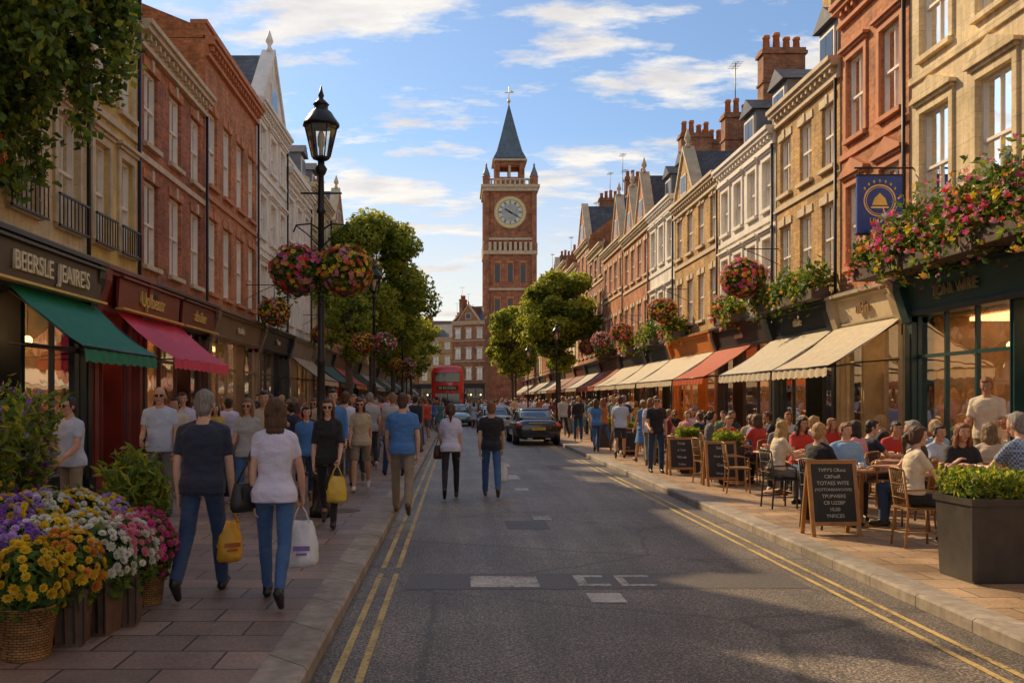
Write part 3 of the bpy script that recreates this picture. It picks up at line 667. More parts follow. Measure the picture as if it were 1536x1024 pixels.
        small(hand,0); hands.append(w0+d*.10*k+nrm*.02)
    a=np.array(out.v); zmin=a[:,2].min(); a[:,2]-=zmin
    out.v=a.tolist(); me=bpy.data.meshes.new('person_mesh'); me.from_pydata(out.v,[],out.f)
    for j in range(8): me.materials.append(EYED)
    me.polygons.foreach_set('material_index',out.m); me.polygons.foreach_set('use_smooth',out.s); me.update()
    hands=[h-Vector((0,0,zmin)) for h in hands]; shz=[q-Vector((0,0,zmin)) for q in sh]; hips=P-Vector((0,0,zmin))
    return me,hands,shz,hips,a[:,2].max()
def place(pm,loc,rz,H,skin,top,bot,shoe,hair,name='pedestrian'):
    me,hands,shz,hips,h0=pm; s=H/h0; o=inst(name,me,loc,rz,s)
    for i,m in enumerate([SKIN[skin],CL[top],CL[bot],SHOE[shoe],HAIR[hair],EYED,EYEW,LIP]):
        o.material_slots[i].link='OBJECT'; o.material_slots[i].material=m
    Mx=Matrix.Translation(loc)@Matrix.Rotation(rz,4,'Z')@Matrix.Scale(s,4)
    return o,[Mx@h for h in hands],[Mx@h for h in shz],Mx@hips
WALK=[(20,6,2,14),(-20,22,2,-38)]; WALK2=[(-18,26,2,-42),(19,5,2,12)]; STAND=[(3,2,4,0),(-2,2,4,0)]
AW=[(-18,6,12),(20,6,22)]; AW2=[(18,6,20),(-16,6,14)]
def bag_shop(handp,col,h=.36,w=.32,name='shopping_bag',rz=0,mat=None,logo=None):
    m=mat or M('bag_%.2f_%.2f_%.2f'%col,col,.45,.15,5,.8,16); mb=MB(); rings=[]; top=-.14
    for i in range(11):
        t=i/10; z=top-h*t; ww=w/2*(.62+.38*min(1,t*1.8)); dd=.02+.07*sin(min(1,t*1.25)*pi/2)
        if i==10: ww*=.85; dd*=.7
        rings.append([Vector((ww*cos(a),dd*sin(a),z))+noise.noise_vector(Vector((cos(a)*3,sin(a)*3,z*14+col[0]*5)))*.016 for a in [2*pi*j/24 for j in range(24)]])
    mb.loft(rings,m)
    for s in (-1,1):
        for x in (-.07,.07): mb.tube([(x,s*.012,top-.02),(x*.6,s*.01,top*.5),(0,0,.005)],[.012,.006,.006],m,5)
    if logo:
        mb.box(-.07,.07,-.103,-.097,top-h*.62,top-h*.52,logo); mb.box(-.045,.045,-.103,-.097,top-h*.72,top-h*.67,logo)
    return inst(name,mb.mesh(name),handp,rz)
def handbag(p,shp,rz=0,col=(.02,.018,.018),w=.30,h=.22,name='handbag'):
    m=M('leather_%.2f'%col[0],col,.38,.2,6,.4,40); mb=MB(); R=Matrix.Rotation(rz,3,'Z'); rings=[]
    for t in range(8):
        q=t/7; z=-h*q; ww=w/2*(.78+.22*sin(q*pi*.55)); dd=.035+.04*sin(q*pi*.75)
        if t==7: ww*=.9; dd*=.6
        rings.append([R@Vector((ww*math.copysign(abs(cos(a))**.6,cos(a)),dd*sin(a),z)) for a in [2*pi*j/20 for j in range(20)]])
    mb.loft(rings,m); mb.box(-w*.3,w*.3,-.082,-.07,-h*.55,-h*.1,m,R)
    L=Vector(shp)-Vector(p)
    for s in (-1,1): a=R@Vector((s*w*.32,0,-.01)); mb.tube([a,a.lerp(L,.5)+Vector((0,0,.0)),L+Vector((0,0,.05))],[.009,.009,.011],m,6)
    return inst(name,mb.mesh(name),p)

# ------------------------------------------------------------ ground
g=Ent('ground'); g.p('g').quad((-900,-300,0),(900,-300,0),(900,1500,0),(-900,1500,0),M('distant_ground',(.12,.11,.09),.9,.3,.05)); g.done()
ASP=asphalt()
LK=[(KL,-12),(KL,46),(-2.3,62),(-2.3,126)]
r=Ent('road'); rm=r.p('road'); rm.poly([(LK[0][0]-.02,-12,.004),(KR+.02,-12,.004),(KR+.02,126,.004),(-2.32,126,.004),(-2.32,62,.004),(KL-.02,46,.004)],ASP)
rm.poly([(-60,126,.004),(60,126,.004),(60,136,.004),(-60,136,.004)],ASP); r.done()
PAVL=paving('left_paving',(.32,.22,.17),(.20,.145,.118),(.05,.04,.034),.62,.42); PAVR=paving('right_paving',(.48,.32,.19),(.35,.235,.145),(.12,.085,.06),.6,.4)
KERB=brick('granite_kerb',(.38,.32,.26),(.29,.25,.20),(.07,.06,.055),w=.9,h=9,ms=.008,grime=.35,pat=.2)
p=Ent('pavement'); a=p.p('p')
a.poly([(-9,-12,PZ),(KL-.3,-12,PZ),(KL-.3,46,PZ),(-2.6,62,PZ),(-2.6,126,PZ),(-9,126,PZ)],PAVL); p.done()
p=Ent('pavement'); a=p.p('p'); a.poly([(KR+.3,-12,PZ),(12,-12,PZ),(12,126,PZ),(KR+.3,126,PZ)],PAVR); p.done()
p=Ent('kerb'); a=p.p('k')
for i in range(3):
    (x0,y0),(x1,y1)=LK[i],LK[i+1]; a.loft([[(x-.3,y,PZ-.002),(x-.3,y,0),(x,y,0),(x,y,PZ-.02),(x-.02,y,PZ+.004),(x-.3,y,PZ+.004)] for x,y in ((x0,y0),(x1,y1))],KERB,True,False)
p.done()
p=Ent('kerb'); a=p.p('k'); a.loft([[(x+.3,y,PZ-.002),(x+.3,y,0),(x,y,0),(x,y,PZ-.02),(x+.02,y,PZ+.004),(x+.3,y,PZ+.004)] for x,y in ((KR,-12),(KR,126))],KERB,True,False); p.done()
YEL=worn('worn_yellow_paint',(.64,.45,.16),.40); WHT=worn('worn_white_paint',(.64,.60,.53),.46)
def strip(mb,x0,x1,y0,y1,m,z=.009): mb.quad((x0,y0,z),(x1,y0,z),(x1,y1,z),(x0,y1,z),m)
mk=Ent('road_marking'); a=mk.p('m')
for x in (-.82,-.66): strip(a,x,x+.055,-12,9.7,YEL); strip(a,x,x+.055,10.0,46,YEL)
for x in (3.50,3.67): strip(a,x,x+.055,-12,60,YEL)
mk.done()
mk=Ent('road_marking'); a=mk.p('m')
strip(a,.13,.80,9.0,9.55,WHT); strip(a,1.2,1.52,8.32,8.72,WHT)
strip(a,1.18,1.28,9.05,9.6,WHT); strip(a,1.28,1.5,9.05,9.16,WHT); strip(a,1.28,1.48,9.5,9.6,WHT); strip(a,1.6,1.68,9.05,9.6,WHT); strip(a,1.68,1.95,9.5,9.6,WHT); strip(a,1.68,1.95,9.05,9.14,WHT)
for y in (14,18.5,21,25,30,36,43,50): strip(a,1.15,1.42,y,y+1.2 if y>20 else y+.5,WHT)
mk.done()
for (x,y,w,l) in ((.7,13,.6,.9),(2.4,24,.8,1.4)):
    e=Ent('road_patch'); e.p('a').quad((x,y,.0065),(x+w,y,.0065),(x+w,y+l,.0065),(x,y+l,.0065),M('patch_asphalt',(.085,.072,.062),.6,.5,50,.6,60)); e.done()
e=Ent('manhole_cover'); q=e.p('a'); q.lathe((-1.75,14.2,PZ),[(.28,0),(.28,.006),(.26,.008),(.01,.008)],M('cast_iron_rust',(.13,.07,.045),.6,.4,10,.8,60,metal=.4),20); e.done()
e=Ent('road_patch'); e.p('a').quad((-.5,8.9,.0065),(3.4,8.95,.0065),(3.4,9.75,.0065),(-.5,9.7,.0065),M('patch_asphalt2',(.105,.09,.076),.6,.5,55,.7,60)); e.done()

# ------------------------------------------------------------ street rows
RED=(.20,.026,.016)
house('brick_house','L',-6,7.6,10.5,BR_RED,(.03,.03,.03),n=4,chim=(1,0))  # unseen house beside the camera, added for shade and reflections
house('stone_house','L',7.7,15.1,11.8,ST_CRM,(.012,.016,.015),n=5,sur=TRIM,style=1,floors=[(4.45,6.15),(6.95,8.5),(9.2,10.5)],text=None,fcol=(.05,.035,.02),ww=.85,
      awn=((.015,.25,.15),1.14,2.5,.004,.40),chim=(0,),rh=1.6,balc=True)
house('stone_house','L',15.1,17.5,11.4,ST_YEL,RED,n=2,sur=TRIM,style=1,floors=[(4.45,6.1),(6.95,8.5),(9.1,10.3)],ww=.75,chim=(),rh=1.6,balc=True)
house('brick_house','L',17.5,22.2,8.9,BR_RED,(.06,.022,.016),n=3,floors=[(4.4,6.05),(6.75,8.2)],text=None,chim=(0,),rh=3.4,chw=BR_RED,pots=5,arch=BR_ORG,ww=.8)
house('brick_house','L',22.2,27.9,10.4,BR_ORG,(.22,.15,.09),n=4,floors=[(4.4,6.2),(7.0,8.8)],text='tourin',tsize=.28,parapet=.35,roof='pitch',rh=1.6,chim=(1,),chw=BR_RED,style=0,sur=TRIMR,ww=.85)
house('white_townhouse','L',27.9,32.7,10.8,WHITE_R,(.02,.022,.025),n=3,sur=TRIMW,style=1,text='fonn',tsize=.26,gable=[(.5,4.3,2.1)],roof='pitch',rh=1.8,chim=(),balc=True)
house('white_townhouse','L',32.7,38,9.9,WHITE_R,(.25,.22,.17),n=3,sur=TRIMW,style=2,parapet=.4,chim=(1,),rh=1.6,awn=((.5,.45,.36),1.2,2.5,.06,.94))
house('stone_house','L',38,44,10.6,ST_CRM,(.04,.06,.05),n=3,style=1,chim=(1,),rh=2,awn=((.04,.12,.08),1.2,2.5,.06,.94),dorm=2)
house('brick_house','L',44,50,10.2,BR_ORG,(.12,.03,.02),n=3,chim=(0,),gable=[(1,5,2)],awn=((.5,.12,.06),1.2,2.5,.06,.94))
y=50; i=0
ws=[WHITE_R,BR_RED,ST_CRM,BR_DRK,BR_ORG,ST_YEL]
while y<112:
    random.seed(100+i); w=random.uniform(5.5,7.5); w_=ws[i%6]
    house('white_townhouse' if w_==WHITE_R else ('stone_house' if w_ in(ST_CRM,ST_YEL) else 'brick_house'),'L',y,y+w,random.uniform(9.5,11.5),w_,random.choice([(.02,.03,.03),(.12,.03,.02),(.3,.26,.2)]),n=3,chim=(random.choice([0,1]),),detail=1,style=random.choice([0,1]),
      gable=[(1,w-1,2.2)] if i%2 else None,awn=(random.choice([(.55,.5,.42),(.05,.1,.08),(.45,.42,.38)]),1.2,2.5,.05,.95),interior=False); y+=w; i+=1
random.seed(5)
house('stone_house','R',-6,9.9,11,ST_CRM,(.03,.05,.05),n=5,style=1,chim=(1,))  # out of view too: added to shade and reflect from the right
house('stone_house','R',9.9,17.1,12.6,ST_CRM,(.012,.05,.05),n=4,sur=ST_CRM,style=2,floors=[(4.9,6.9),(7.9,9.6),(10.4,11.6)],text='TONI. WIRE',tcol=M('dim_gilt_letters',(.28,.24,.13),.5,.15,6),tsize=.26,fcol=(.035,.10,.09),chim=(),ww=1.05,rh=1.6,tu=.74)
house('brick_house','R',17.1,20.2,10.2,BR_ORG,(.45,.36,.22),n=2,floors=[(4.6,6.3),(7.3,9.0)],sur=TRIMR,style=2,text='uidin',tsize=.32,tcol=M('faded_gold_letter',(.3,.18,.07),.5),fcol=(.68,.55,.36),awn=((.76,.65,.46),1.5,2.42,.02,.98),chim=(1,),parapet=.5,rh=2,chw=BR_ORG)
house('brick_house','R',20.2,24.3,9.2,BR_YEL,(.022,.025,.03),n=3,floors=[(4.6,6.2),(7.0,8.4)],text='titile',tsize=.28,awn=((.74,.66,.50),1.5,2.42,.02,.98),chim=(1,0),dorm=1,rh=2.6,chw=BR_YEL,ww=.8)
house('white_townhouse','R',24.3,29.5,8.9,WHITE_R,(.05,.035,.03),n=4,floors=[(4.6,6.1),(6.9,8.2)],sur=TRIMW,style=1,text='camvin',tsize=.26,awn=((.60,.12,.04),1.5,2.42,.3,.98),chim=(1,),rh=2.6,dorm=2,ww=.75)
house('brick_house','R',29.5,35.6,9.0,BR_YEL,(.52,.17,.03),n=4,awn=((.74,.65,.48),1.5,2.42,.02,.98),chim=(1,),gable=[(3.2,5.9,1.8)],rh=3.0,ww=.75)
house('white_townhouse','R',35.6,40.2,9.6,WHITE_R,(.03,.03,.03),n=3,sur=TRIMW,style=1,awn=((.74,.65,.48),1.5,2.42,.02,.98),chim=(1,),rh=2.2,dorm=2)
house('brick_house','R',40.2,46.5,9.6,BR_ORG,(.04,.035,.03),n=4,awn=((.70,.61,.46),1.5,2.42,.02,.98),gable=[(.6,3.0,2.2),(3.4,5.8,2.2)],chim=(0,),rh=3.2,sur=TRIM)
house('brick_house','R',46.5,53,9.9,BR_ORG,(.1,.03,.02),n=4,awn=((.45,.12,.07),1.5,2.42,.02,.98),gable=[(.8,3.2,2.3)],chim=(1,),rh=3.4,sur=TRIM)
y=53; i=0
while y<112:
    random.seed(300+i); w=random.uniform(5,6.5); w_=[BR_DRK,BR_ORG,ST_CRM,BR_RED,BR_YEL][i%5]
    house('stone_house' if w_==ST_CRM else 'brick_house','R',y,y+w,random.uniform(9.8,12.4),w_,random.choice([(.02,.03,.03),(.12,.03,.02),(.3,.2,.1)]),n=3,chim=random.choice([(0,),(1,),(0,1)]),detail=1,rh=3,
      gable=[(.8,w-.8,2.6)] if i%3==1 else None,awn=(random.choice([(.6,.55,.45),(.55,.5,.42),(.6,.55,.45),(.3,.1,.06)]),1.5,2.45,.05,.95),interior=False); y+=w; i+=1
for k,(x,yy,w,H,m,an_) in enumerate([(1.2,129,5.2,12.6,BR_DRK,radians(150)),(-3.4,134,5.5,10.6,BR_YEL,radians(155)),(-9,137,6.5,10,BR_RED,radians(165)),(6.0,152,9,14,BR_DRK,radians(180)),(-16,138,7,11,BR_ORG,pi),(26,140,9,15,BR_RED,pi),(18,142,9,16,BR_DRK,pi),(-1,160,8,13,BR_DRK,pi)]):
    random.seed(k); house('brick_house','L',0,w,H,m,(.04,.03,.03),n=3,loc=(x+w/2*1.0,yy,0),ang=an_,detail=1,chim=(0,1),gable=[(1,w-1,2.2)] if k%2==0 else None,rh=2.4,interior=False)
random.seed(11)
def fascia(name,y0,y1,col,text,size,tc,sx=1):
    e=Ent(name,(XL,y1,0),-pi/2); W=y1-y0; q=e.p('board'); m=M('signboard_%.2f_%.2f'%(col[0],col[1]),col,.35,.15,3)
    q.loft([[(.02,.235,3.36),(W-.02,.235,3.36),(W-.02,.27,3.36),(.02,.27,3.36)],[(.02,.235,3.86),(W-.02,.235,3.86),(W-.02,.30,3.86),(.02,.30,3.86)]],m,True,False)
    for z in (3.33,3.863): q.box(0,W,.23,.38,z,z+.035,GOLD if z<3.5 else m)
    e.text(text,(W/2,.305,3.61),size,tc,(pi/2,0,pi),ext=.02,sx=sx)
    return e.done()
fascia('shop_sign',11.4,15.0,(.05,.04,.026),"BEERSLE  JEAIRE'S",.36,CREAMP,.90)
fascia('shop_sign',15.75,19.2,RED,'Uplbeatr',.38,GOLD)
fascia('shop_sign',19.4,22.0,(.15,.027,.018),'abulier',.34,GOLD)
e=Ent('shop_awning',(XL,19.8,0),-pi/2); q=e.p('awning_fabric'); am=fabric('awning_pink',(.78,.07,.14),.3); W=3.8
q.add([(W*j/24,.15+(1.14-.15)*i/8,3.32-.8*i/8-.06*sin(pi*i/8)+.012*cos(j*pi*2/24*5)*i/8) for i in range(9) for j in range(25)],[(i*25+j,i*25+j+1,(i+1)*25+j+1,(i+1)*25+j) for i in range(8) for j in range(24)],am,True)
V=[];Fc=[];m=76
for j in range(m+1):
    x=W*j/m; V+=[(x,1.14+.01*sin(j),2.52),(x,1.152+.015*sin(j),2.36-.03*abs(sin(j*pi/6)))]
q.add(V,[(2*j,2*j+1,2*j+3,2*j+2) for j in range(m)],am)
for x in (.05,W-.05): e.p('awning_arms').tube([(x,.15,2.5),(x,1.12,2.5)],.015,IRON,6)
e.done()
# ------------------------------------------------------------ clock tower
TX,TY,TW=7.4,134,3.35
e=Ent('clock_tower',(TX,TY,0)); w=e.p('shaft'); t=e.p('stonework')
TB=brick('tower_brick',(.52,.19,.08),(.38,.12,.058),(.34,.22,.13),w=.6,h=.25,ms=.02)
w.box(-TW,TW,-TW,TW,0,31,TB)
for sx in (-1,1):
    for sy in (-1,1): w.box(sx*TW-.35,sx*TW+.35,sy*TW-.35,sy*TW+.35,0,31.6,TB)
for z,o,h in ((22.0,.45,.5),(24.0,.3,.3),(17,.2,.3),(11,.2,.3),(30.8,.55,.5),(31.3,.75,.4)): t.box(-TW-o,TW+o,-TW-o,TW+o,z,z+h-.002,TRIM)
for i in range(9):
    for s in (0,1,2,3):
        R=Matrix.Rotation(s*pi/2,3,'Z'); x=-TW+.5+i*(2*TW-1)/8; t.box(x-.2,x+.2,-TW-.5,-TW-.02,22.5,23.7,TRIM,R)
CF=M('clock_dial',(.72,.68,.50),.5,.1,3); CB=M('clock_blue',(.07,.10,.14),.5,.1,3)
for s in range(4):
    R=Matrix.Rotation(s*pi/2,3,'Z')
    for x in (-1.8,0,1.8):
        for z in (13.2,18.2):
            e.p('windows').box(x-.35,x+.35,-TW-.06,-TW-.01,z,z+2.4,DARKG,R); t.box(x-.5,x-.36,-TW-.14,-TW-.0,z-.1,z+2.6,TRIMR,R); t.box(x+.36,x+.5,-TW-.14,-TW-.0,z-.1,z+2.6,TRIMR,R); t.box(x-.5,x+.5,-TW-.16,-TW-.0,z+2.61,z+2.9,TRIMR,R)
    cf=e.p('clock_face'); yc=-TW-.08; zc=27.9
    w.box(-2.3,2.3,-TW-.05,-TW-.001,25.5,30.3,TB,R)
    def disc(r0,r1,y,m,n=48):
        V=[]
        for j in range(n): a=2*pi*j/n; V+=[R@Vector((r0*cos(a),y,zc+r0*sin(a))),R@Vector((r1*cos(a),y,zc+r1*sin(a)))]
        cf.add(V,[(2*j,2*j+1,(2*j+3)%(2*n),(2*j+2)%(2*n)) for j in range(n)],m)
    disc(.02,1.85,yc,CF); disc(1.85,2.1,yc-.05,GOLD); disc(2.1,2.25,yc-.03,TRIM); disc(1.12,1.16,yc-.02,CB); disc(1.68,1.73,yc-.02,CB); disc(.3,1.05,yc-.015,M('clock_centre',(.40,.44,.40),.5,.1,3)); disc(.5,.54,yc-.02,GOLD)
    for j in range(12):
        a=j*pi/6; c=Vector((1.42*sin(a),0,1.42*cos(a))); u=Vector((sin(a),0,cos(a))); v=Vector((cos(a),0,-sin(a)))
        for o in ((-.1,0,.1) if j%2 else (-.05,.05)):
            cf.quad(*[R@(Vector((0,yc-.03,zc))+c+u*du+v*(o+dv_)) for du,dv_ in ((-.2,-.03),(.2,-.03),(.2,.03),(-.2,.03))],CB)
    for a,L,wd in ((radians(118),1.5,.10),(radians(-58),1.0,.13)):
        u=Vector((sin(a),0,cos(a))); v=Vector((cos(a),0,-sin(a))); cf.poly([R@(Vector((0,yc-.06,zc))+x) for x in (u*-.25+v*wd,u*L*.7+v*wd,u*L,u*L*.7-v*wd,u*-.25-v*wd)],CB)
for sx in (-1,1):
    for sy in (-1,1):
        t.box(sx*TW-.5,sx*TW+.5,sy*TW-.5,sy*TW+.5,31.71,32.9,TB); t.lathe((sx*TW,sy*TW,32.9),[(.65,0),(.5,.15),(.5,.4),(.25,1.0),(.1,1.5),(.16,1.6),(.02,1.9)],LEAD,8,False)
for s in range(4):
    R=Matrix.Rotation(s*pi/2,3,'Z')
    for i in range(9): x=-TW+.7+i*(2*TW-1.4)/8; t.box(x-.12,x+.12,-TW-.25,-TW+.05,31.72,32.4,TRIM,R)
    t.box(-TW+.5,TW-.5,-TW-.3,-TW+.1,32.4,32.6,TRIM,R)
lw=1.75
for sx in (-1,1):
    for sy in (-1,1): w.box(sx*lw-.35,sx*lw+.35,sy*lw-.35,sy*lw+.35,31.7,35.4,TB)
for s in range(4):
    R=Matrix.Rotation(s*pi/2,3,'Z'); w.box(-lw+.35,lw-.35,-lw-.2,-lw+.2,31.71,33.2,TB,R); w.box(-.16,.16,-lw-.2,-lw+.2,33.2,34.8,TRIM,R); w.box(-lw+.35,lw-.35,-lw-.2,-lw+.2,34.8,35.4,TB,R)
t.box(-lw-.7,lw+.7,-lw-.7,lw+.7,35.4,35.65,TRIM); t.box(-lw-.5,lw+.5,-lw-.5,lw+.5,35.65,35.85,LEAD)
SP=M('spire_slate',(.10,.14,.165),.5,.3,2,.3,8)
e.p('spire').loft([[(r_*x,r_*y_,z) for x,y_ in ((-1,-1),(0,-1.05),(1,-1),(1.05,0),(1,1),(0,1.05),(-1,1),(-1.05,0))] for r_,z in ((2.3,35.86),(1.8,36.9),(1.2,39.2),(.05,44.0))],SP,True,False)
v=e.p('weathervane'); v.tube([(0,0,43.8),(0,0,46.6)],[.08,.04],GOLD,6); v.ell((0,0,44.5),(.26,.26,.26),GOLD,8,6); v.box(-.6,.6,-.04,.04,45.7,45.8,GOLD); v.poly([(.3,.0,45.8),(.8,0,45.75),(.3,0,46.1)],GOLD)
e.done()
# ------------------------------------------------------------ trees
tree((-3.75,41,PZ),9.8,5.1,6.1,1,36000,.09); tree((-3.9,56,PZ),9,4.8,5.5,2,10000,.13); tree((-3.7,32,PZ),5.4,2.0,2.4,21,4000,.07)
tree((5.9,54,PZ),9.0,4.8,5.6,3,26000,.12); tree((5.0,84,PZ),9.8,5.2,5.7,4,11000,.17); tree((-4.2,72,PZ),9,5,5.5,5,6000,.17); tree((6.2,100,PZ),9,5,5,6,5000,.18); tree((-4.5,92,PZ),9,5,5,7,5000,.18)

# ------------------------------------------------------------ street lamps
LGL=glass('lantern_glass',(.97,.95,.90),.10)
def lamp_mesh(H):
    e=MB(); e.lathe((0,0,0),[(.17,0),(.17,.12),(.13,.16),(.12,.5),(.15,.55),(.10,.62),(.075,.9),(.085,.95),(.065,1.0),(.055,2.2),(.07,2.24),(.05,2.3),(.045,H-1.75),(.075,H-1.72),(.05,H-1.66),(.04,H-1.2),(.07,H-1.16),(.09,H-1.1),(.05,H-1.04),(.05,H-.98)],IRON,14)
    e.tube([(-.3,0,H-1.45),(.3,0,H-1.45)],.014,IRON,6)
    zb=H-.98; n=6
    e.lathe((0,0,zb),[(.05,0),(.12,.02),(.13,.05)],IRON,6,False)
    lo=[(.13*cos(2*pi*j/n),.13*sin(2*pi*j/n),zb+.05) for j in range(n)]; hi=[(.235*cos(2*pi*j/n),.235*sin(2*pi*j/n),zb+.5) for j in range(n)]
    for j in range(n):
        k=(j+1)%n; e.quad(lo[j],lo[k],hi[k],hi[j],LGL); e.tube([lo[j],hi[j]],.010,IRON,5); e.tube([hi[j],hi[k]],.012,IRON,5)
    e.lathe((0,0,zb+.5),[(.27,0),(.26,.04),(.2,.12),(.15,.2),(.1,.24),(.1,.30),(.12,.31),(.07,.36),(.03,.40),(.045,.44),(.03,.48),(.008,.58)],IRON,12)
    e.lathe((0,0,zb+.06),[(.03,0),(.03,.12),(.05,.16),(.055,.28),(.03,.36)],M('lamp_mantle',(.8,.75,.6),.4,0,1),8)
    return e.mesh('street_lamp')
BALLC=[['red','pink','orange','yellow','red','pink','magenta'],['red','orange','yellow','orange','pink'],['pink','red','white','pink']]
BALL=[flower_ball('hanging_basket_mesh',.42,c,1900,360,.048) for c in BALLC]
lm=lamp_mesh(6.24-PZ); lp=(-1.97,13.5,PZ); lo_=inst('street_lamp',lm,lp)
bk=MB()
for s in (-1,1):
    bk.tube([(0,0,0),(s*.15,0,.1),(s*.36,0,.08),(s*.40,0,-.02)],.013,IRON,6); bk.tube([(0,0,-.25),(s*.2,0,-.05),(s*.36,0,.07)],.01,IRON,6)
inst('basket_bracket',bk.mesh('basket_bracket'),(lp[0],lp[1],4.25))
for s in (-1,1): inst('hanging_flower_basket',BALL[0 if s<0 else 1],(lp[0]+s*.33,lp[1]-.02,3.68),s,(.95,.9,.92))
for x,y_ in ((-2.5,28),(-2.7,46),(-3.6,66)):
    inst('street_lamp',lm,(x,y_,PZ),0,.95); inst('hanging_flower_basket',BALL[1],(x-.3,y_,3.5),0,.8); inst('hanging_flower_basket',BALL[2],(x+.3,y_,3.5),0,.8)
for x,y_ in ((5.0,47),(5.0,66)): inst('street_lamp',lm,(x,y_,PZ),0,.9)
def wall_basket(X,Y,Z,sc,k,side=1):
    fx=XR if side>0 else XL; b=MB(); b.tube([(fx-X,0,.75),(0,0,.75),(0,0,.3)],.014,IRON,6); b.tube([(fx-X,0,.35),((fx-X)*.4,0,.6),(0,0,.74)],.01,IRON,6)
    inst('wall_bracket',b.mesh('wall_bracket'),(X,Y,Z)); inst('hanging_flower_basket',BALL[k],(X,Y,Z),k,sc)
for px,D,py,r_,k in ((1116,24.1,417,1.28,0),(993,33.7,465,1.15,1),(933,42,498,1.1,0),(905,48,510,1.1,2),(885,53,520,1.1,0)): wall_basket(7.4,D,CAMZ-(py-598)*D/F,r_,k)
for y_,k in ((26.5,1),(36,0),(48,2)): wall_basket(-5.2,y_,4.3,1,k,-1)
FB=[flower_box(2.6,.6,.8,['pink','magenta','pink','white','red','orange','pink','yellow'],3600,760,.052),flower_box(2.2,.5,.5,['orange','yellow','white'],1800,150,.045),flower_box(1.6,.5,.5,['orange','red','pink','yellow'],1500,360,.05)]
for k,x,y_,z,sc in ((0,7.75,12.6,4.15,1.12),(0,7.7,15.0,4.1,1.1),(2,7.6,16.6,4.12,1.1),(1,7.85,21.4,4.1,1.1),(1,7.85,23.2,4.1,1),(2,7.85,27,4.1,1.1),(2,7.85,34,4.1,1.2),(1,7.85,38.5,4.1,1.2),(2,7.85,43,4.1,1.2),(2,7.85,50,4.1,1.3)):
    inst('flower_box',FB[k],(x,y_,z),pi/2,sc)
e=Ent('hanging_pub_sign',(7.68,17.0,0)); q=e.p('board'); NB=M('sign_navy',(.02,.06,.32),.4,.15,3); q.box(-.41,.41,-.03,.03,4.83,5.87,NB)
for (a_,b_,c_,d_) in ((-.43,.43,5.871,5.9),(-.43,.43,4.80,4.829)): q.box(a_,b_,-.04,.04,c_,d_,IRON)
em=e.p('emblem')
for r0,r1 in ((.27,.295),(.24,.25)):
    V=[];n=40
    for j in range(n): a_=2*pi*j/n; V+=[(r0*cos(a_),-.034,5.42+r0*sin(a_)),(r1*cos(a_),-.034,5.42+r1*sin(a_))]
    em.add(V,[(2*j,2*j+1,(2*j+3)%(2*n),(2*j+2)%(2*n)) for j in range(n)],GOLD)
em.poly([(-.14,-.036,5.34),(.14,-.036,5.34),(.10,-.036,5.46),(0,-.036,5.56),(-.10,-.036,5.46)],GOLD); em.box(-.16,.16,-.04,-.032,5.28,5.315,GOLD)
for j in range(7): a_=pi*(.2+.6*j/6); em.ell((.34*cos(a_),-.034,5.44+.34*sin(a_)),(.022,.006,.03),GOLD,6,4)
e.text('LIUTTE',(0,-.036,5.06),.12,GOLD,(pi/2,0,0),ext=.003); e.text('ttibir',(0,-.036,4.93),.07,GOLD,(pi/2,0,0),ext=.003)
e.p('bracket').tube([(.62,0,6.02),(-.45,0,6.02)],.018,IRON,6)
for x in (-.36,.36): e.p('bracket').tube([(x,0,6.02),(x,0,5.88)],.01,IRON,5)
e.done()
# ------------------------------------------------------------ ivy top-left
e=Ent('climbing_ivy',(0,0,0)); f=e.p('foliage'); v=e.p('vine_stems')
random.seed(3)
for i in range(62):
    D=random.uniform(10.2,12.4); x=random.uniform(-6.0,-4.15); top=7.2+random.uniform(-.3,.3); cov=(x+6)/1.9
    bot=4.15+2.0*cov**1.2+random.uniform(-.35,1.1); pts=[]; px_,py_=x,D
    n=int((top-bot)/.06)
    for k in range(n):
        t_=k/n; px_+=random.gauss(0,.014); py_+=random.gauss(0,.014); pts.append((px_,py_,top-(top-bot)*t_))
    v.tube(pts[::6]+[pts[-1]],.007,BARK,4)
    P_=np.repeat(np.array(pts),7,0)+rng.normal(0,.085,(len(pts)*7,3)); nn=rand_dirs(len(P_))
    leaves(f,P_,nn,.062,[LEAF[1],LEAF[2],TLEAF[2],TLEAF[1],LEAF[0]],rng.choice([0,0,1,2,3,4],len(P_)),.75)
for c in ((-5.55,10.9,4.75),(-5.8,10.6,4.5),(-5.5,10.4,5.0)):
    d=rand_dirs(45); petals(f,np.array(c)+d*.24,d,.05,PET['red'],1,5); d=rand_dirs(35); petals(f,np.array(c)+d*.26,d,.05,PET['orange'],1,5)
v.tube([(-6.0,10.4,7.2),(-4.2,10.5,7.25)],.03,BARK,6); v.tube([(-6.0,12.2,7.2),(-4.2,12.1,7.25)],.03,BARK,6); v.tube([(-4.3,10.2,7.25),(-4.3,12.4,7.25)],.03,BARK,6)
e.done()

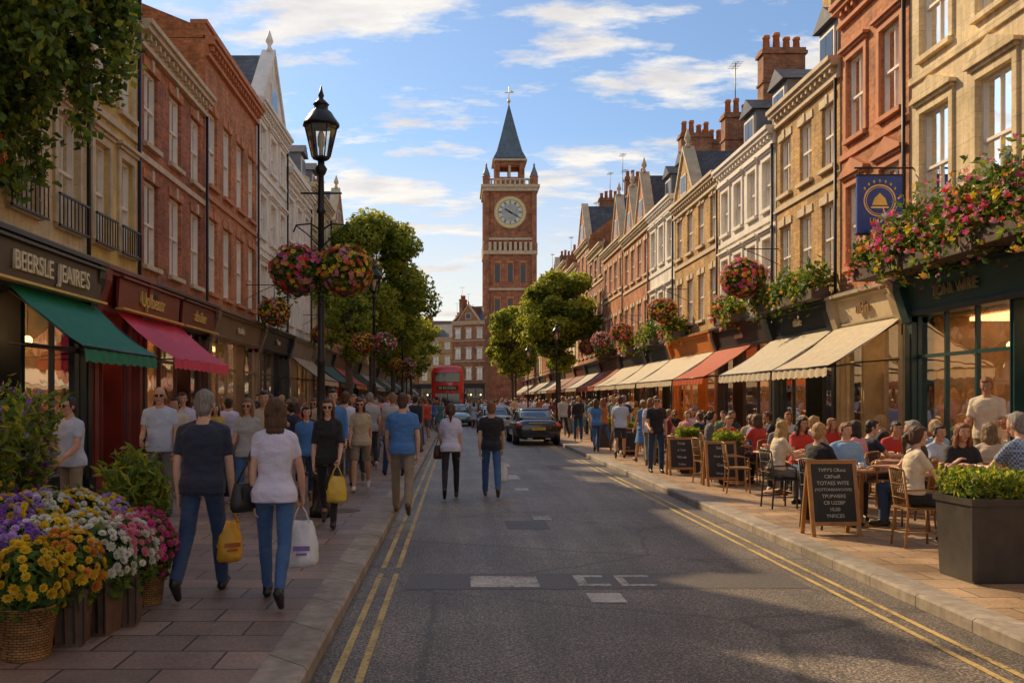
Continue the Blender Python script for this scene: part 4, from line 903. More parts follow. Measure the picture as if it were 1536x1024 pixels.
# ------------------------------------------------------------ flower stall (left)
WICK=brick('wicker',(.46,.24,.08),(.30,.15,.05),(.05,.025,.012),w=.05,h=.018,ms=.003); POTB=M('pot_dark_wood',(.14,.075,.045),.7,.35,8,.5,25,stretch=(6,6,1))
pots_used=[]
def heads(fl,cen,rad,cols,nf,fs,up=-.15):
    for c in cols:
        pts=[];dd=[];tr=0
        while len(pts)<nf//len(cols) and tr<3500:
            tr+=1; d=Vector((random.gauss(0,1),random.gauss(0,1),abs(random.gauss(0,1))+up)).normalized(); q=Vector((cen[0]+d.x*rad[0],cen[1]+d.y*rad[1],cen[2]+d.z*rad[2]*random.uniform(.95,1.08)))
            if all((q-o).length>fs*1.15 for o in pots_used): pts.append(q);dd.append(d);pots_used.append(q)
        if pts: petals(fl,np.array(pts),np.array(dd)+rng.normal(0,.15,(len(pts),3)),fs,PET[c],3,9); [fl.ell(q+d*fs*.32,(.010,.010,.009),PET['yellow'] if c!='yellow' else PET['orange'],6,4) for q,d in zip(pts,dd)]
    pots_used.clear()
def pot(X,Y,h,w,cols,round_=False,dome=.34,nf=60,fs=.05,domeh=.3):
    e=Ent('potted_flowers',(X,Y,PZ),random.uniform(-.2,.2)); b=e.p('planter_basket' if round_ else 'planter_box')
    if round_:
        b.lathe((0,0,0),[(w*.36,0),(w*.38,.02),(w*.48,h*.95),(w*.52,h*.96),(w*.52,h),(w*.45,h),(w*.44,h*.9)],WICK,20)
    else:
        b.loft([[(s*w*k,t*w*k,z) for s,t in ((-1,-1),(1,-1),(1,1),(-1,1))] for k,z in ((.36,0),(.46,h),(.49,h+.001),(.49,h+.03),(.43,h+.03),(.42,h-.02))],POTB,True,False)
        for k in range(5): x=-w*.4+k*w*.2; b.box(x-.004,x+.004,-w*.47,-w*.40,.03,h-.02,IRON)
    f=e.p('foliage'); p_,nn=clump_pts((0,0,h+domeh*.35),(dome*.98,dome*.98,domeh*.98),1100,.2); leaves(f,p_,nn,.05,LEAF,rng.integers(0,3,1100))
    heads(e.p('flower_heads'),(0,0,h+domeh*.35),(dome,dome,domeh),cols,nf,fs); return e.done()
random.seed(9)
for (px,D,h,w,cols,rd,dm) in ((40,6.15,.35,.40,['yellow'],True,.24),(103,6.5,.37,.32,['yellow','orange'],False,.23),(148,6.8,.38,.30,['white','white'],False,.24),(186,7.05,.38,.28,['white','pink'],False,.23),(220,7.75,.34,.33,['pink','magenta'],True,.24)):
    pot(at(px,D),D,h,w,cols,rd,dm,90,.040)
def stall(X,Y,Z,cols,dm,nf=140,fs=.036,hh=.22):
    e=Ent('flower_crate',(X,Y,PZ)); e.p('crate').box(-.2,.2,-.2,.2,0,Z,POTB); f=e.p('foliage'); p_,nn=clump_pts((0,0,Z+.08),(dm*1.03,dm*1.03,hh*1.05),1100,.2); leaves(f,p_,nn,.05,LEAF,rng.integers(0,3,1100))
    heads(e.p('flower_heads'),(0,0,Z+.08),(dm*1.02,dm*1.02,hh*1.03),cols,nf,fs,0); return e.done()
for (px,D,z,cols,dm) in ((10,6.6,.50,['purple','lilac'],.29),(70,7.0,.50,['yellow','white'],.27),(125,7.4,.48,['white','yellow','white'],.29),(185,7.8,.42,['white','pink'],.25),(5,7.3,.62,['lilac','purple','yellow'],.29),(60,7.7,.62,['yellow','white','lilac'],.29),(115,8.1,.58,['yellow','white'],.27),(-40,6.4,.5,['lilac','purple'],.3),(160,8.4,.5,['lilac','yellow'],.23),(208,8.6,.36,['magenta','pink'],.22)):
    stall(at(px,D),D,z,cols,dm)
def shrub(name,X,Y,z0,r,h,n,cols,nf,ls=.06):
    e=Ent(name,(X,Y,PZ)); e.p('pot').lathe((0,0,0),[(r*.45,0),(r*.6,z0),(r*.65,z0),(r*.55,z0-.02)],POTB,12); f=e.p('foliage')
    st=[]
    for i in range(34):
        a_=random.uniform(0,6.28); rr=random.uniform(.15,1)*r; tip=Vector((cos(a_)*rr,sin(a_)*rr,z0+h*random.uniform(.5,1))); f.tube([(0,0,z0-.05),(tip.x*.35,tip.y*.35,z0+(tip.z-z0)*.55),tip],[.008,.006,.002],LEAF[1],4)
        k=n//34; tt=rng.uniform(.35,1.02,(k,1)); base=np.array([[0,0,z0]]); q=np.array([[tip.x,tip.y,tip.z]]); P_=base*(1-tt)+q*tt; P_[:,:2]-=(q-base)[:,:2]*(tt*(1-tt))*.4; P_+=rng.normal(0,.045,P_.shape)
        leaves(f,P_,rand_dirs(k),ls,[LEAF[1],LEAF[2],TLEAF[1],TLEAF[2]],rng.integers(0,4,k),.35); st.append(P_)
    A=np.concatenate(st)
    for c in cols:
        ii=rng.choice(len(A),nf//len(cols)); d=rand_dirs(len(ii)); petals(e.p('flowers'),A[ii]+d*.03,d,.035,PET[c],1,5)
    return e.done()
shrub('flowering_shrub',at(30,8.8),8.8,.4,.55,1.45,3000,['purple','magenta','lilac'],700); shrub('flowering_shrub',at(-30,8.2),8.2,.4,.5,1.4,2000,['purple','yellow'],350)
shrub('potted_shrub',at(195,9.8),9.8,.35,.30,.80,1500,['lilac'],10,.07); shrub('potted_shrub',at(232,10.6),10.6,.3,.25,.5,900,['pink'],10,.07); shrub('potted_shrub',at(95,9.6),9.6,.4,.3,.35,800,['white'],30)

# ------------------------------------------------------------ cafe furniture
CH_W=M('chair_wood',(.40,.19,.065),.45,.3,6,.1); CH_K=M('chair_black',(.03,.028,.028),.45,.2,6)
def chair_mesh(m,seatm):
    b=MB()
    for s in (-1,1):
        b.tube([(s*.19,.19,0),(s*.18,.18,.44)],.014,m,6); b.tube([(s*.19,-.22,0),(s*.185,-.18,.44),(s*.19,-.24,.88)],.014,m,6)
        b.tube([(s*.19,.18,.18),(s*.19,-.2,.18)],.009,m,5)
        b.tube([(s*.19,-.2,.66),(s*.23,-.02,.67),(s*.21,.16,.64),(s*.19,.18,.45)],.012,m,6)
    b.box(-.21,.21,-.2,.21,.435,.46,seatm)
    b.tube([(-.19,-.24,.88),(-.1,-.265,.91),(.1,-.265,.91),(.19,-.24,.88)],.015,m,6)
    for k in range(7): x=-.15+.05*k; b.tube([(x,-.185,.46),(x,-.255,.9)],.007,seatm,5)
    for z in (.56,.72): b.tube([(-.19,-.205-(z-.5)*.1,z),(.19,-.205-(z-.5)*.1,z)],.008,seatm,5)
    return b.mesh('cafe_chair')
CH=[chair_mesh(CH_W,WICK),chair_mesh(CH_K,CH_K),chair_mesh(CH_W,CH_W)]
CHINA=M('white_china',(.75,.74,.7),.2,.03,2); BEER=M('amber_drink',(.45,.2,.03),.1,.1,2); FOOD=M('pastry',(.45,.22,.07),.7,.4,15)
def table_mesh(seed,r=.38):
    random.seed(seed); b=MB(); b.lathe((0,0,0),[(.24,0),(.22,.03),(.04,.06),(.03,.1),(.03,.7),(.1,.72),(r,.725),(r,.75),(.01,.75)],CH_W,24)
    for k in range(6):
        a_=k*1.05+random.uniform(-.2,.2); x,y_=cos(a_)*r*.62,sin(a_)*r*.62
        if k%3==0: b.lathe((x,y_,.751),[(.03,0),(.075,.01),(.08,.015),(.0,.012)],CHINA,12); b.lathe((x,y_,.765),[(.022,0),(.038,.03),(.04,.06),(.032,.06),(.03,.05)],CHINA,10)
        elif k%3==1: b.lathe((x,y_,.751),[(.03,0),(.034,.12),(.03,.12),(.026,.1)],BEER,10)
        else: b.lathe((x,y_,.751),[(.06,0),(.11,.012),(.0,.01)],CHINA,14); b.ell((x,y_,.785),(.06,.045,.03),FOOD,8,6)
    return b.mesh('cafe_table')
TB_=[table_mesh(i) for i in range(3)]
seatspec=[dict(sex='f',hair='long',arms=[(38,8,62),(34,8,70)],lean=8,yaw=10),dict(sex='m',arms=[(30,10,60),(42,8,50)],lean=5,yaw=-15),dict(sex='f',hair='bob',arms=[(25,10,80),(45,8,45)],lean=10,yaw=25),
 dict(sex='m',arms=[(40,8,55),(20,12,90)],lean=12,pitch=12,belly=.03),dict(sex='f',hair='pony',arms=[(30,8,75),(35,8,95)],lean=4,yaw=-25),dict(sex='m',arms=[(15,10,70),(25,10,60)],lean=-3,yaw=20,sleeve=1.85)]
SEAT=[]
for s in seatspec:
    s=dict(s); s.update(seated=True,legs=[(84,88,6,0),(80,76,8,0)],curl=(.35,.4),bottom='trousers'); SEAT.append(person(s,.016,.009))
def jit(a): return random.uniform(-a,a)
TOPS=['white','black','blue','beige','pale','red','cream','green','grey','navy','rust','teal','pink','lgrey','maroon','black','navy','sky','white','mustard','blue','white']; BOTS=['jeans','djeans','black','khaki','grey','navy','black','jeans']; HC=['dark','brown','brown','grey','blonde','ginger','light','dark','dark','brown']
def diner(cx,cy,ang,k=None,top=None,bot=None,hair=None,sc=1,ch=None):
    k=random.randrange(6) if k is None else k
    inst('cafe_chair',CH[random.choice([0,0,1,2]) if ch is None else ch],(cx,cy,PZ),ang)
    me=SEAT[k]; H=me[4]*random.uniform(.97,1.03)*sc
    d=Vector((-sin(ang),cos(ang),0)); place(me,(cx-d.x*.06,cy-d.y*.06,PZ),ang,H,random.choice([0,0,1,2,2]),top or random.choice(TOPS),bot or random.choice(BOTS),random.choice(['black','brown','white']),hair or random.choice(HC+['blonde','light']),'seated_diner')
random.seed(21)
def tableset(x,y_,dirs,k=0,who={}):
    inst('cafe_table',TB_[k%3],(x,y_,PZ),random.uniform(0,6))
    for j,a_ in enumerate(dirs):
        a=radians(a_)+jit(.12); cx=x+cos(a)*.66; cy=y_+sin(a)*.66; face=a+pi/2
        if who.get(j)=='empty': inst('cafe_chair',CH[random.choice([0,2])],(cx,cy,PZ),face)
        else: diner(cx,cy,face,**who.get(j,{}))
tableset(5.98,10.75,[285,170,75],0,{0:dict(k=3,top='check',bot='djeans',hair='grey',sc=1.12,ch=1),1:dict(k=4,top='cream',bot='black',hair='brown',ch=0),2:dict(k=0,top='black',bot='black',hair='ginger')})
tableset(6.9,12.3,[250,350,110],1,{0:dict(k=2,top='beige',hair='light'),2:dict(k=1,top='pale')})
tableset(5.45,12.6,[200,320,80],2,{0:dict(k=5,top='black',bot='black',hair='blonde',ch=1),1:dict(k=1,top='navy')})
tableset(7.1,14.6,[180,80,280],0,{0:dict(k=1,top='navy',hair='dark')})
tableset(5.7,14.7,[190,100,300],1,{0:dict(k=0,top='cream',hair='blonde'),2:dict(k=2,top='pink')})
tableset(7.0,17.0,[200,90,330],2); tableset(5.75,16.9,[170,290,60],0,{0:'empty',1:dict(k=4,top='white',hair='blonde')})
tableset(6.9,19.4,[180,280,70],1); tableset(5.7,19.0,[185,95,290],2,{0:'empty',1:dict(k=3,top='red'),2:dict(k=0,top='red',hair='brown')})
tableset(6.6,21.8,[180,0,90,270],0); tableset(6.9,24.4,[180,280,70],1); tableset(5.8,24.2,[180,60,290],1,{0:'empty'}); tableset(6.8,27,[180,280,70],2); tableset(6.7,30,[180,280,70],0); tableset(6.8,33,[180,280],0)
CB_=M('chalkboard_black',(.022,.022,.024),.6,.35,3); CHK=M('chalk',(.50,.48,.43),.9,.3,20)
def aboard(X,Y,w,h,lines,rz=0):
    e=Ent('chalkboard_sign',(X,Y,PZ),rz); R=Matrix.Rotation(radians(-10),3,'X'); b=e.p('frame'); q=e.p('panel')
    for sgn,RR in ((1,R),(-1,Matrix.Rotation(radians(10),3,'X'))):
        off=Vector((0,-.16*sgn,0))
        def bx(x0,x1,y0,y1,z0,z1,m,mb):
            vs=[RR@Vector((x,y_,z))+off for z in (z0,z1) for y_ in (y0,y1) for x in (x0,x1)]; mb.add(vs,[(0,2,3,1),(4,5,7,6),(0,1,5,4),(1,3,7,5),(3,2,6,7),(2,0,4,6)],m)
        bx(-w/2,-w/2+.05,-.015,.015,0,h,CH_W,b); bx(w/2-.05,w/2,-.015,.015,0,h,CH_W,b); bx(-w/2+.05,w/2-.05,-.015,.015,h-.05,h,CH_W,b); bx(-w/2+.05,w/2-.05,-.015,.015,.13,.18,CH_W,b); bx(-w/2+.05,w/2-.05,-.008,.006,.18,h-.05,CB_,q)
    for i,l in enumerate(lines):
        z=h-.13-i*(h-.38)/max(1,len(lines)-1); p_=R@Vector((0,-.012,z))+Vector((0,-.16,0)); sz=min(.085 if i in(0,2) else .062,(w-.16)/(len(l)*.66)); e.text(l,p_,sz,CHK,(pi/2-radians(10),0,0),ext=.001,sx=1)
    return e.done()
aboard(4.68,11.7,.64,.95,["TVPY'S CRans","C&PeeR","TOTAES WITE","(YOTTONSNWOOVE)","TPUPWERE","CB UZEBP","10.00","YNFICES"],.08)
aboard(5.15,18.3,.62,.88,["Serpt","Vinte Nood","Gotis","Wine 6.5"],.05); aboard(5.0,20.9,.6,.85,["Soup","& Tarlt","Wrob","Coflee"],.05); aboard(5.1,28,.6,.85,["Brunts","Teo"],0)
PLK=M('planter_dark_metal',(.05,.042,.036),.45,.3,5,.15)
def planter(X,Y,w,h,gh,rz=0):
    e=Ent('square_planter',(X,Y,PZ),rz); b=e.p('box'); k=w/2
    b.loft([[(s*q,t*q,z) for s,t in ((-1,-1),(1,-1),(1,1),(-1,1))] for q,z in ((k*.88,0),(k*.9,.03),(k*.98,h-.06),(k*1.04,h-.06),(k*1.04,h),(k*.92,h),(k*.9,h-.05))],PLK,True,False)
    for s in (-1,1): b.box(s*k*.93-.025,s*k*.93+.025,-k*1.0,-k*.9,.03,h-.07,PLK)
    f=e.p('foliage'); n=2600; P_=np.stack([rng.uniform(-k,k,n),rng.uniform(-k,k,n),h+gh*rng.uniform(0,1,n)**.7*(1+.15*rng.normal(size=n))],1); nn=rand_dirs(n); nn[:,2]*=.4; leaves(f,P_,nn/np.linalg.norm(nn,axis=1)[:,None],.035,[LEAF[1],TLEAF[1],TLEAF[2]],rng.integers(0,3,n),.4); return e.done()
planter(5.0,8.85,.62,.78,.22,.05); planter(5.45,18.8,.5,.75,.25); planter(5.3,21.5,.45,.75,.25); planter(5.2,28.5,.45,.7,.25); planter(5.3,25.3,.45,.7,.3); planter(5.2,33,.45,.7,.3)

# ------------------------------------------------------------ vehicles
def sring(cy,z,hl,hw,n=32,ex=.45):
    return [(hw*math.copysign(abs(cos(t))**ex,cos(t)),cy+hl*math.copysign(abs(sin(t))**ex,sin(t)),z) for t in [2*pi*j/n for j in range(n)]]
RUB=M('tyre_rubber',(.02,.02,.02),.8,.2,8); ALLOY=M('alloy_wheel',(.5,.5,.52),.3,.1,4,metal=.9); TAIL=M('tail_light',(.75,.03,.02),.15,.1,8,coat=1); HEADL=M('head_light',(.75,.78,.8),.08,.1,8,coat=1)
PLY=M('plate_yellow',(.75,.5,.05),.4,.05,2); PLW=M('plate_white',(.75,.75,.72),.4,.05,2); CARG=M('car_glass',(.02,.025,.03),.04,.2,1,coat=1); INK=M('plate_ink',(.02,.02,.02),.5,0,1); CHR=M('chrome',(.6,.6,.6),.15,.05,2,metal=1)
def car(X,Y,rz,col,plate='LP23 XKD'):
    e=Ent('saloon_car',(X,Y,.006),rz); P_=M('car_paint_%.2f_%.2f'%(col[0],col[2]),col,.25,.05,2,coat=1,metal=.3); b=e.p('body'); n=28
    def cs(y_,w,zb,zt): return [(w*math.copysign(abs(cos(t))**.5,cos(t))*(1 if sin(t)<.3 else 1-.06*(sin(t)-.3)),y_,(zb+zt)/2+(zt-zb)/2*math.copysign(abs(sin(t))**.55,sin(t))) for t in [2*pi*j/n for j in range(n)]]
    b.loft([cs(*q) for q in ((-2.31,.66,.42,.80),(-2.28,.78,.30,.92),(-2.18,.86,.22,.985),(-1.9,.895,.2,1.01),(-1.5,.905,.19,.99),(-.8,.91,.18,.95),(.3,.91,.18,.95),(1.0,.905,.18,.96),(1.4,.89,.18,.92),(1.9,.86,.2,.84),(2.15,.80,.23,.74),(2.28,.70,.3,.64),(2.31,.55,.36,.56))],P_)
    g=e.p('glasshouse'); g.loft([sring(-.42,.93,1.62,.80),sring(-.42,1.08,1.36,.755),sring(-.40,1.25,1.06,.70),sring(-.38,1.36,.86,.65)],CARG)
    g.loft([sring(-.38,1.355,.88,.655),sring(-.38,1.40,.82,.62),sring(-.38,1.435,.66,.52),sring(-.38,1.448,.3,.25)],P_)
    for s in (-1,1):
        for pts in ([(s*.74,1.10,.95),(s*.69,.72,1.2),(s*.63,.42,1.38)],[(s*.75,-1.95,.95),(s*.69,-1.45,1.22),(s*.63,-1.15,1.38)],[(s*.80,-.4,.95),(s*.71,-.4,1.24),(s*.645,-.4,1.38)]): g.tube(pts,.028,P_,6)
        for y_ in (-1.42,1.38):
            w=e.p('wheels')
            def wc(r0,x0,x1,m):
                w.loft([[(x,y_+r_*cos(2*pi*j/20),.33+r_*sin(2*pi*j/20)) for j in range(20)] for x,r_ in ((x0,r0*.93),(x0+(x1-x0)*.15,r0),(x1-(x1-x0)*.15,r0),(x1,r0*.93))],m)
            wc(.38,s*.70,s*.905,INK); wc(.33,s*.70,s*.925,RUB); wc(.21,s*.8,s*.935,ALLOY)
        t=e.p('lights'); t.ell((s*.68,-2.22,.80),(.19,.07,.085),TAIL,12,8); t.ell((s*.66,2.16,.66),(.2,.10,.07),HEADL,12,8); t.ell((s*.92,.75,1.0),(.1,.06,.07),P_,10,6)
        e.p('body').box(s*.35-.1,s*.35+.1,-2.34,-2.25,.24,.30,CHR)
    q=e.p('number_plate'); q.box(-.26,.26,-2.335,-2.30,.60,.71,PLY); q.box(-.26,.26,2.30,2.335,.42,.53,PLW); e.text(plate,(0,-2.338,.655),.1,INK,(pi/2,0,0),ext=.001,name='plate_text'); e.text(plate,(0,2.338,.475),.1,INK,(pi/2,0,pi),ext=.001,name='plate_text')
    q=e.p('trim'); q.box(-.62,.62,-2.325,-2.24,.34,.42,INK); q.box(-.5,.5,2.27,2.318,.56,.6,CHR); q.box(-.4,.4,2.25,2.325,.30,.40,INK); q.box(-.4,.4,-2.33,-2.25,.86,.885,CHR)
    return e.done()
car(3.08,38.6,.04,(.015,.018,.026)); car(2.0,49,.02,(.34,.36,.38),'KV19 OTR'); car(.05,64,pi,(.14,.24,.26),'LR21 HNA'); car(2.5,59,0,(.25,.25,.25),'EX20 BDU'); car(2.3,69,0,(.03,.03,.05),'GU18 PLO')
e=Ent('double_decker_bus',(-.80,76,.006),pi); b=e.p('body'); BRD=M('bus_red',(.80,.03,.02),.25,.08,1,coat=1)
def bs(y_,w,z0,z1,n=40): return [(w*math.copysign(abs(cos(t))**.28,cos(t)),y_,(z0+z1)/2+(z1-z0)/2*math.copysign(abs(sin(t))**.28,sin(t))) for t in [2*pi*j/n for j in range(n)]]
b.loft([bs(-10.1,1.2,.4,4.2),bs(-10,1.3,.32,4.46),bs(0,1.3,.32,4.48),bs(.1,1.27,.34,4.44),bs(.17,1.17,.45,4.3)],BRD)
gz=e.p('windows')
gz.loft([[(-1.02,.15,1.25),(1.02,.15,1.25),(1.02,.15,2.3),(-1.02,.15,2.3)],[(-.98,.2,1.3),(.98,.2,1.3),(.98,.2,2.25),(-.98,.2,2.25)]],CARG,True,False)
gz.loft([[(-1.06,.15,3.15),(1.06,.15,3.15),(1.06,.15,3.98),(-1.06,.15,3.98)],[(-1.0,.2,3.2),(1.0,.2,3.2),(1.0,.2,3.92),(-1.0,.2,3.92)]],CARG,True,False)
gz.box(-.85,.85,.15,.205,2.5,2.88,INK)
for s in (-1,1):
    gz.box(s*1.295,s*1.312,-9.6,-.4,1.5,2.4,CARG); gz.box(s*1.295,s*1.312,-9.6,-.2,3.1,3.95,CARG)
    for k in range(7): b.box(s*1.30,s*1.318,-1.6-k*1.3,-1.5-k*1.3,1.5,3.95,BRD)
    e.p('lights').ell((s*.88,.16,.85),(.2,.06,.13),HEADL,12,8); e.p('mirrors').box(s*1.46-.08,s*1.46+.08,.2,.28,1.85,2.2,INK); e.p('mirrors').tube([(s*1.1,.1,2.4),(s*1.46,.24,2.2)],.02,INK,5)
    for y_ in (-1.8,-7.8): e.p('wheels').loft([[(x,y_+r_*cos(2*pi*j/20),.48+r_*sin(2*pi*j/20)) for j in range(20)] for x,r_ in ((s*1.0,.48),(s*1.32,.48),(s*1.325,.3))],RUB)
e.p('trim').box(-1.0,1.0,.15,.19,.36,.55,INK); e.p('trim').box(-.03,.03,.2,.215,1.3,2.25,INK); e.p('number_plate').box(-.26,.26,.191,.2,.42,.53,PLW)
e.text('38 BODERL',(0,.208,2.69),.30,CREAMP,(pi/2,0,pi),name='destination_blind'); e.done()

# ------------------------------------------------------------ hero people
m=person(dict(sex='m',legs=WALK2,arms=[(-8,8,12),(4,8,10)],lean=3,curl=(.4,1.15),inward=(2,0),belly=.02,loose=.5,sleeve=.7),.012,.006)
o,h,s_,hp_=place(m,(at(303,8.07),8.1,PZ),0,1.79,2,'navy','djeans','black','grey')
bag_shop(h[1],(.74,.36,.03),.36,.22,rz=.5,logo=M('bag_mark',(.45,.12,.02),.5)); handbag(Vector((h[1].x-.06,h[1].y+.02,1.22)),Vector((s_[1].x-.04,s_[1].y-.02,s_[1].z-.02)),.4,(.02,.02,.022),.22,.26)
m=person(dict(sex='f',legs=WALK,arms=[(-4,7,10),(16,12,12)],lean=2,hair='bob',curl=(.5,1.15),sleeve=.55,loose=.2,inward=(2,0),yaw=8),.012,.006)
o,h,s_,hp_=place(m,(at(412,7.8),7.8,PZ),.03,1.72,2,'white','jeans','black','brown')
bag_shop(h[1],(.74,.74,.78),.40,.30,rz=.2,logo=M('bag_mark2',(.25,.15,.45),.5)); handbag(Vector((s_[0].x-.10,s_[0].y-.02,1.12)),s_[0],.9,(.022,.018,.018),.28,.24)
m=person(dict(sex='f',legs=WALK,arms=[(14,8,30),(4,8,10)],lean=1,hair='long',glasses=True,curl=(1.1,.5),sleeve=.9,yaw=5,pitch=6),.013,.0065)
o,h,s_,hp_=place(m,(at(492,12.4),12.4,PZ),pi,1.72,2,'black','black','black','brown')
bag_shop(h[0],(.72,.48,.06),.34,.26,rz=.3)
m4=person(dict(sex='f',legs=WALK2,arms=AW,bottom='shorts',hair='bob',glasses=True,loose=.8,sleeve=.7),.016,.008)
place(m4,(at(541,17.2),17.2,PZ),pi,1.72,0,'beige','khaki','white','brown')
m5=person(dict(sex='m',legs=WALK,arms=[(10,10,14),(-10,10,16)],belly=.03,loose=.8,hair='short'),.013,.0075)
place(m5,(at(603,13.7),13.8,PZ),0,1.80,2,'blue','khaki','brown','brown')
m6=person(dict(sex='f',legs=WALK2,arms=[(12,8,50),(-8,8,10)],hair='pony',sleeve=.7,curl=(1,.5)),.014,.008)
o,h,s_,hp_=place(m6,(at(676,17.0),17.0,.008),0,1.74,2,'white','black','black','brown'); handbag(Vector((h[0].x-.02,h[0].y,h[0].z+.02)),s_[0],.5,(.10,.035,.02),.32,.26)
m7=person(dict(sex='m',legs=WALK,arms=[(-10,8,12),(8,9,10)],curl=(.5,1.1),loose=.4),.014,.008)
o,h,s_,hp_=place(m7,(at(737,17.3),17.3,.008),0,1.77,2,'black','jeans','brown','ginger'); bag_shop(h[1],(.74,.74,.78),.38,.24)
m8=person(dict(sex='m',legs=STAND,arms=[(6,8,20),(10,8,60)],glasses=True,hair='none',belly=.03,loose=.8),.014,.007)
place(m8,(at(240,13.6),13.6,PZ),pi+.2,1.87,0,'pale','grey','black','grey')
place(person(dict(sex='m',legs=STAND,arms=[(16,8,40),(20,8,60)],glasses=True,loose=.6),.014,.007),(at(107,11.6),11.6,PZ),pi-.5,1.74,0,'pale','khaki','black','dark')
place(person(dict(sex='f',legs=WALK2,arms=[(-6,8,20),(15,8,60)],hair='long',glasses=True,loose=.4),.014,.007),(at(372,13.9),13.9,PZ),pi,1.72,0,'lgrey','jeans','white','light')
place(person(dict(sex='m',legs=STAND,arms=[(2,8,20),(12,8,50)],hair='short',glasses=True),.015,.008),(at(984,21.6),21.6,PZ),pi,1.78,0,'black','djeans','black','dark')
e=Ent('door_step'); e.p('s').box(7.4,8.2,12.4,13.8,PZ+.001,PZ+.26,TRIM); e.done()
place(person(dict(sex='m',legs=STAND,arms=[(16,8,70),(14,8,75)],pitch=18,sleeve=.8,loose=.6),.014,.007),(7.55,13.3,PZ+.26),pi/2+.9,1.76,1,'cream','khaki','black','ginger')
# ------------------------------------------------------------ crowd
cs=[dict(sex='m',legs=WALK,arms=AW),dict(sex='m',legs=WALK2,arms=AW2,belly=.03,sleeve=1.8),dict(sex='f',legs=WALK,arms=AW,hair='long'),dict(sex='f',legs=WALK2,arms=AW2,hair='pony',sleeve=.4),dict(sex='m',legs=STAND,arms=[(5,8,20),(20,8,80)],sleeve=1.8),
 dict(sex='f',legs=STAND,arms=[(5,7,20),(15,8,70)],hair='bob',bottom='dress',loose=.3),dict(sex='f',legs=WALK,arms=AW2,hair='bun',bottom='dress',sleeve=.2),dict(sex='m',legs=WALK2,arms=AW,bottom='shorts',loose=.8),dict(sex='m',legs=WALK,arms=[(12,8,25),(-10,8,15)],glasses=True),dict(sex='f',legs=WALK2,arms=AW,hair='long',glasses=True)]
CR=[person(dict(c),.02,.011,False) for c in cs]
random.seed(77); occ=[(at(px,D),D) for px,D in ((303,8.1),(412,7.8),(492,12.4),(541,17.2),(603,13.8),(676,17),(737,17.3),(240,13.6),(372,13.9),(984,21.6))]+[(-1.97,13.5),(-2.5,28),(-2.7,46),(-3.75,41)]
def crowd(n,xr,yr,pw=1.0,z=PZ,md=.58,away=.5):
    c=0;t=0
    while c<n and t<n*60:
        t+=1; y_=yr[0]+(yr[1]-yr[0])*random.random()**pw; x=random.uniform(*xr)
        if any(abs(x-a_)<md and abs(y_-b_)<md*1.2 for a_,b_ in occ): continue
        occ.append((x,y_)); c+=1; k=random.randrange(len(CR)); fem=cs[k]['sex']=='f'
        place(CR[k],(x,y_,z),(0 if random.random()<away else pi)+jit(.35),random.uniform(1.58,1.74) if fem else random.uniform(1.7,1.88),random.choice([0,0,1,2,2,3]),random.choice(TOPS),random.choice(BOTS) if cs[k].get('bottom')!='dress' else 'black',random.choice(['black','brown','white']),random.choice(HC))
crowd(16,(-5.2,-1.9),(14.6,20)); crowd(46,(-5.2,-1.3),(20,34)); crowd(62,(-5.2,-1.3),(34,64)); crowd(40,(-5.2,-2.6),(64,110),1,PZ,.55)
crowd(8,(4.4,5.2),(23.5,32)); crowd(46,(4.4,7.6),(34,56)); crowd(66,(4.4,7.8),(56,112)); crowd(20,(1.0,3.9),(78,122),1,.008)
crowd(14,(-2.0,-.9),(50,70),1,.008); crowd(12,(.9,1.2),(55,78),1,.008)

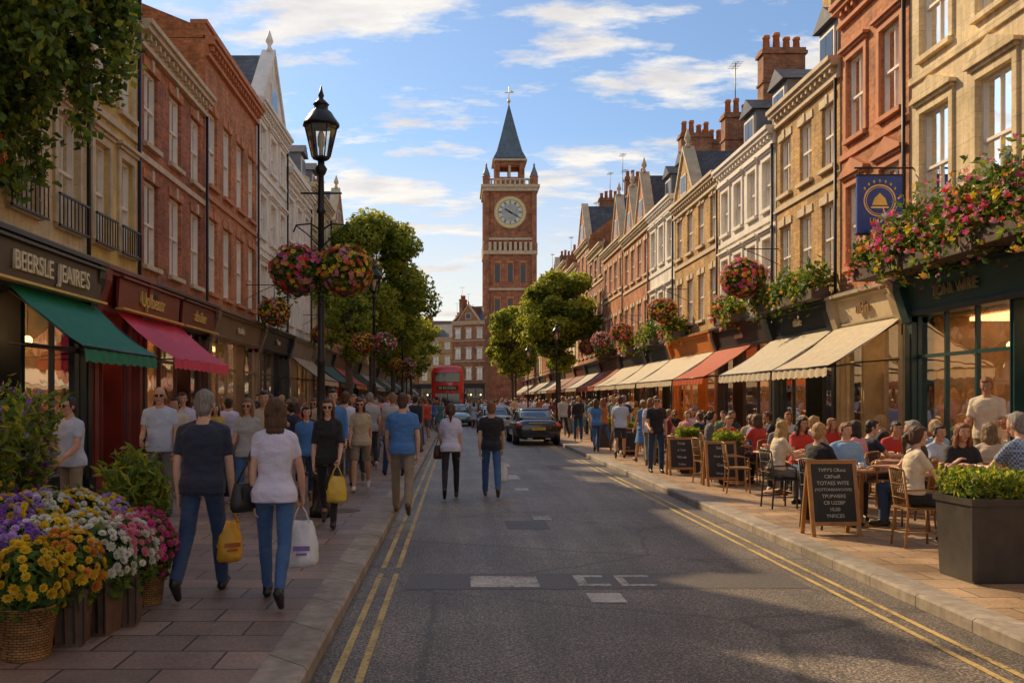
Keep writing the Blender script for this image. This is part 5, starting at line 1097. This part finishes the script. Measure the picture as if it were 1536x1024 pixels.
# ------------------------------------------------------------ world, sun, camera
AZ=radians(-36); EL=radians(35)
w=bpy.data.worlds.new('World'); scene.world=w; w.use_nodes=True; t=w.node_tree; bg=t.nodes['Background']
sky=t.nodes.new('ShaderNodeTexSky'); sky.sky_type='NISHITA'; sky.sun_disc=False; sky.sun_elevation=EL; sky.sun_rotation=AZ%(2*pi); sky.air_density=1.0; sky.dust_density=.5; sky.ozone_density=2.5
tc=t.nodes.new('ShaderNodeTexCoord'); sp=t.nodes.new('ShaderNodeSeparateXYZ'); t.links.new(tc.outputs['Generated'],sp.inputs[0])
def mth(op,a,b):
    n=t.nodes.new('ShaderNodeMath'); n.operation=op
    for i,x in enumerate((a,b)):
        if isinstance(x,(int,float)): n.inputs[i].default_value=x
        else: t.links.new(x,n.inputs[i])
    return n.outputs[0]
zz=mth('ADD',mth('MAXIMUM',sp.outputs[2],0.0),.13); cx=mth('DIVIDE',sp.outputs[0],zz); cy=mth('DIVIDE',sp.outputs[1],zz)
cb=t.nodes.new('ShaderNodeCombineXYZ'); t.links.new(mth('ADD',mth('MULTIPLY',cx,.9),5.3),cb.inputs[0]); t.links.new(mth('MULTIPLY',cy,1.6),cb.inputs[1])
n1=noiset(t,cb.outputs[0],2.3,9,.6); r1=ramp(t,n1,[(.50,0),(.585,1)])
n2=noiset(t,cb.outputs[0],4.5,6,.6); cc=ramp(t,n2,[(.35,(5.2,4.9,4.75)),(.62,(7.2,6.7,6.0))])
hz=ramp(t,sp.outputs[2],[(.0,1),(.12,.72),(.27,.06),(.6,.05)])
skt=mixc(t,sky.outputs[0],(.74,.86,.94),1.0,'MULTIPLY')
skyc=mixc(t,skt,(7.1,5.9,4.5),mth('MULTIPLY',hz.outputs[0],.78))
colr=mixc(t,skyc,cc.outputs[0],mth('MULTIPLY',r1.outputs[0],.88)); t.links.new(colr,bg.inputs[0]); bg.inputs[1].default_value=.15
L=bpy.data.lights.new('sun','SUN'); L.energy=5; L.angle=radians(.6); L.color=(1,.74,.42); lo=bpy.data.objects.new('sun',L); COL.objects.link(lo)
sd=Vector((sin(AZ)*cos(EL),cos(AZ)*cos(EL),sin(EL))); lo.rotation_euler=sd.to_track_quat('Z','Y').to_euler(); lo.location=(-20,30,30)
c=bpy.data.cameras.new('camera'); co=bpy.data.objects.new('camera',c); COL.objects.link(co); co.location=(0,0,CAMZ); co.rotation_euler=(pi/2,0,0)
c.sensor_width=36; c.lens=F/1536*36; c.shift_x=82/1536; c.shift_y=86/1536; c.clip_end=3000; c.clip_start=.05; scene.camera=co
scene.view_settings.view_transform='Standard'; scene.view_settings.look='None'; scene.view_settings.exposure=0
print('objects',len(bpy.data.objects))
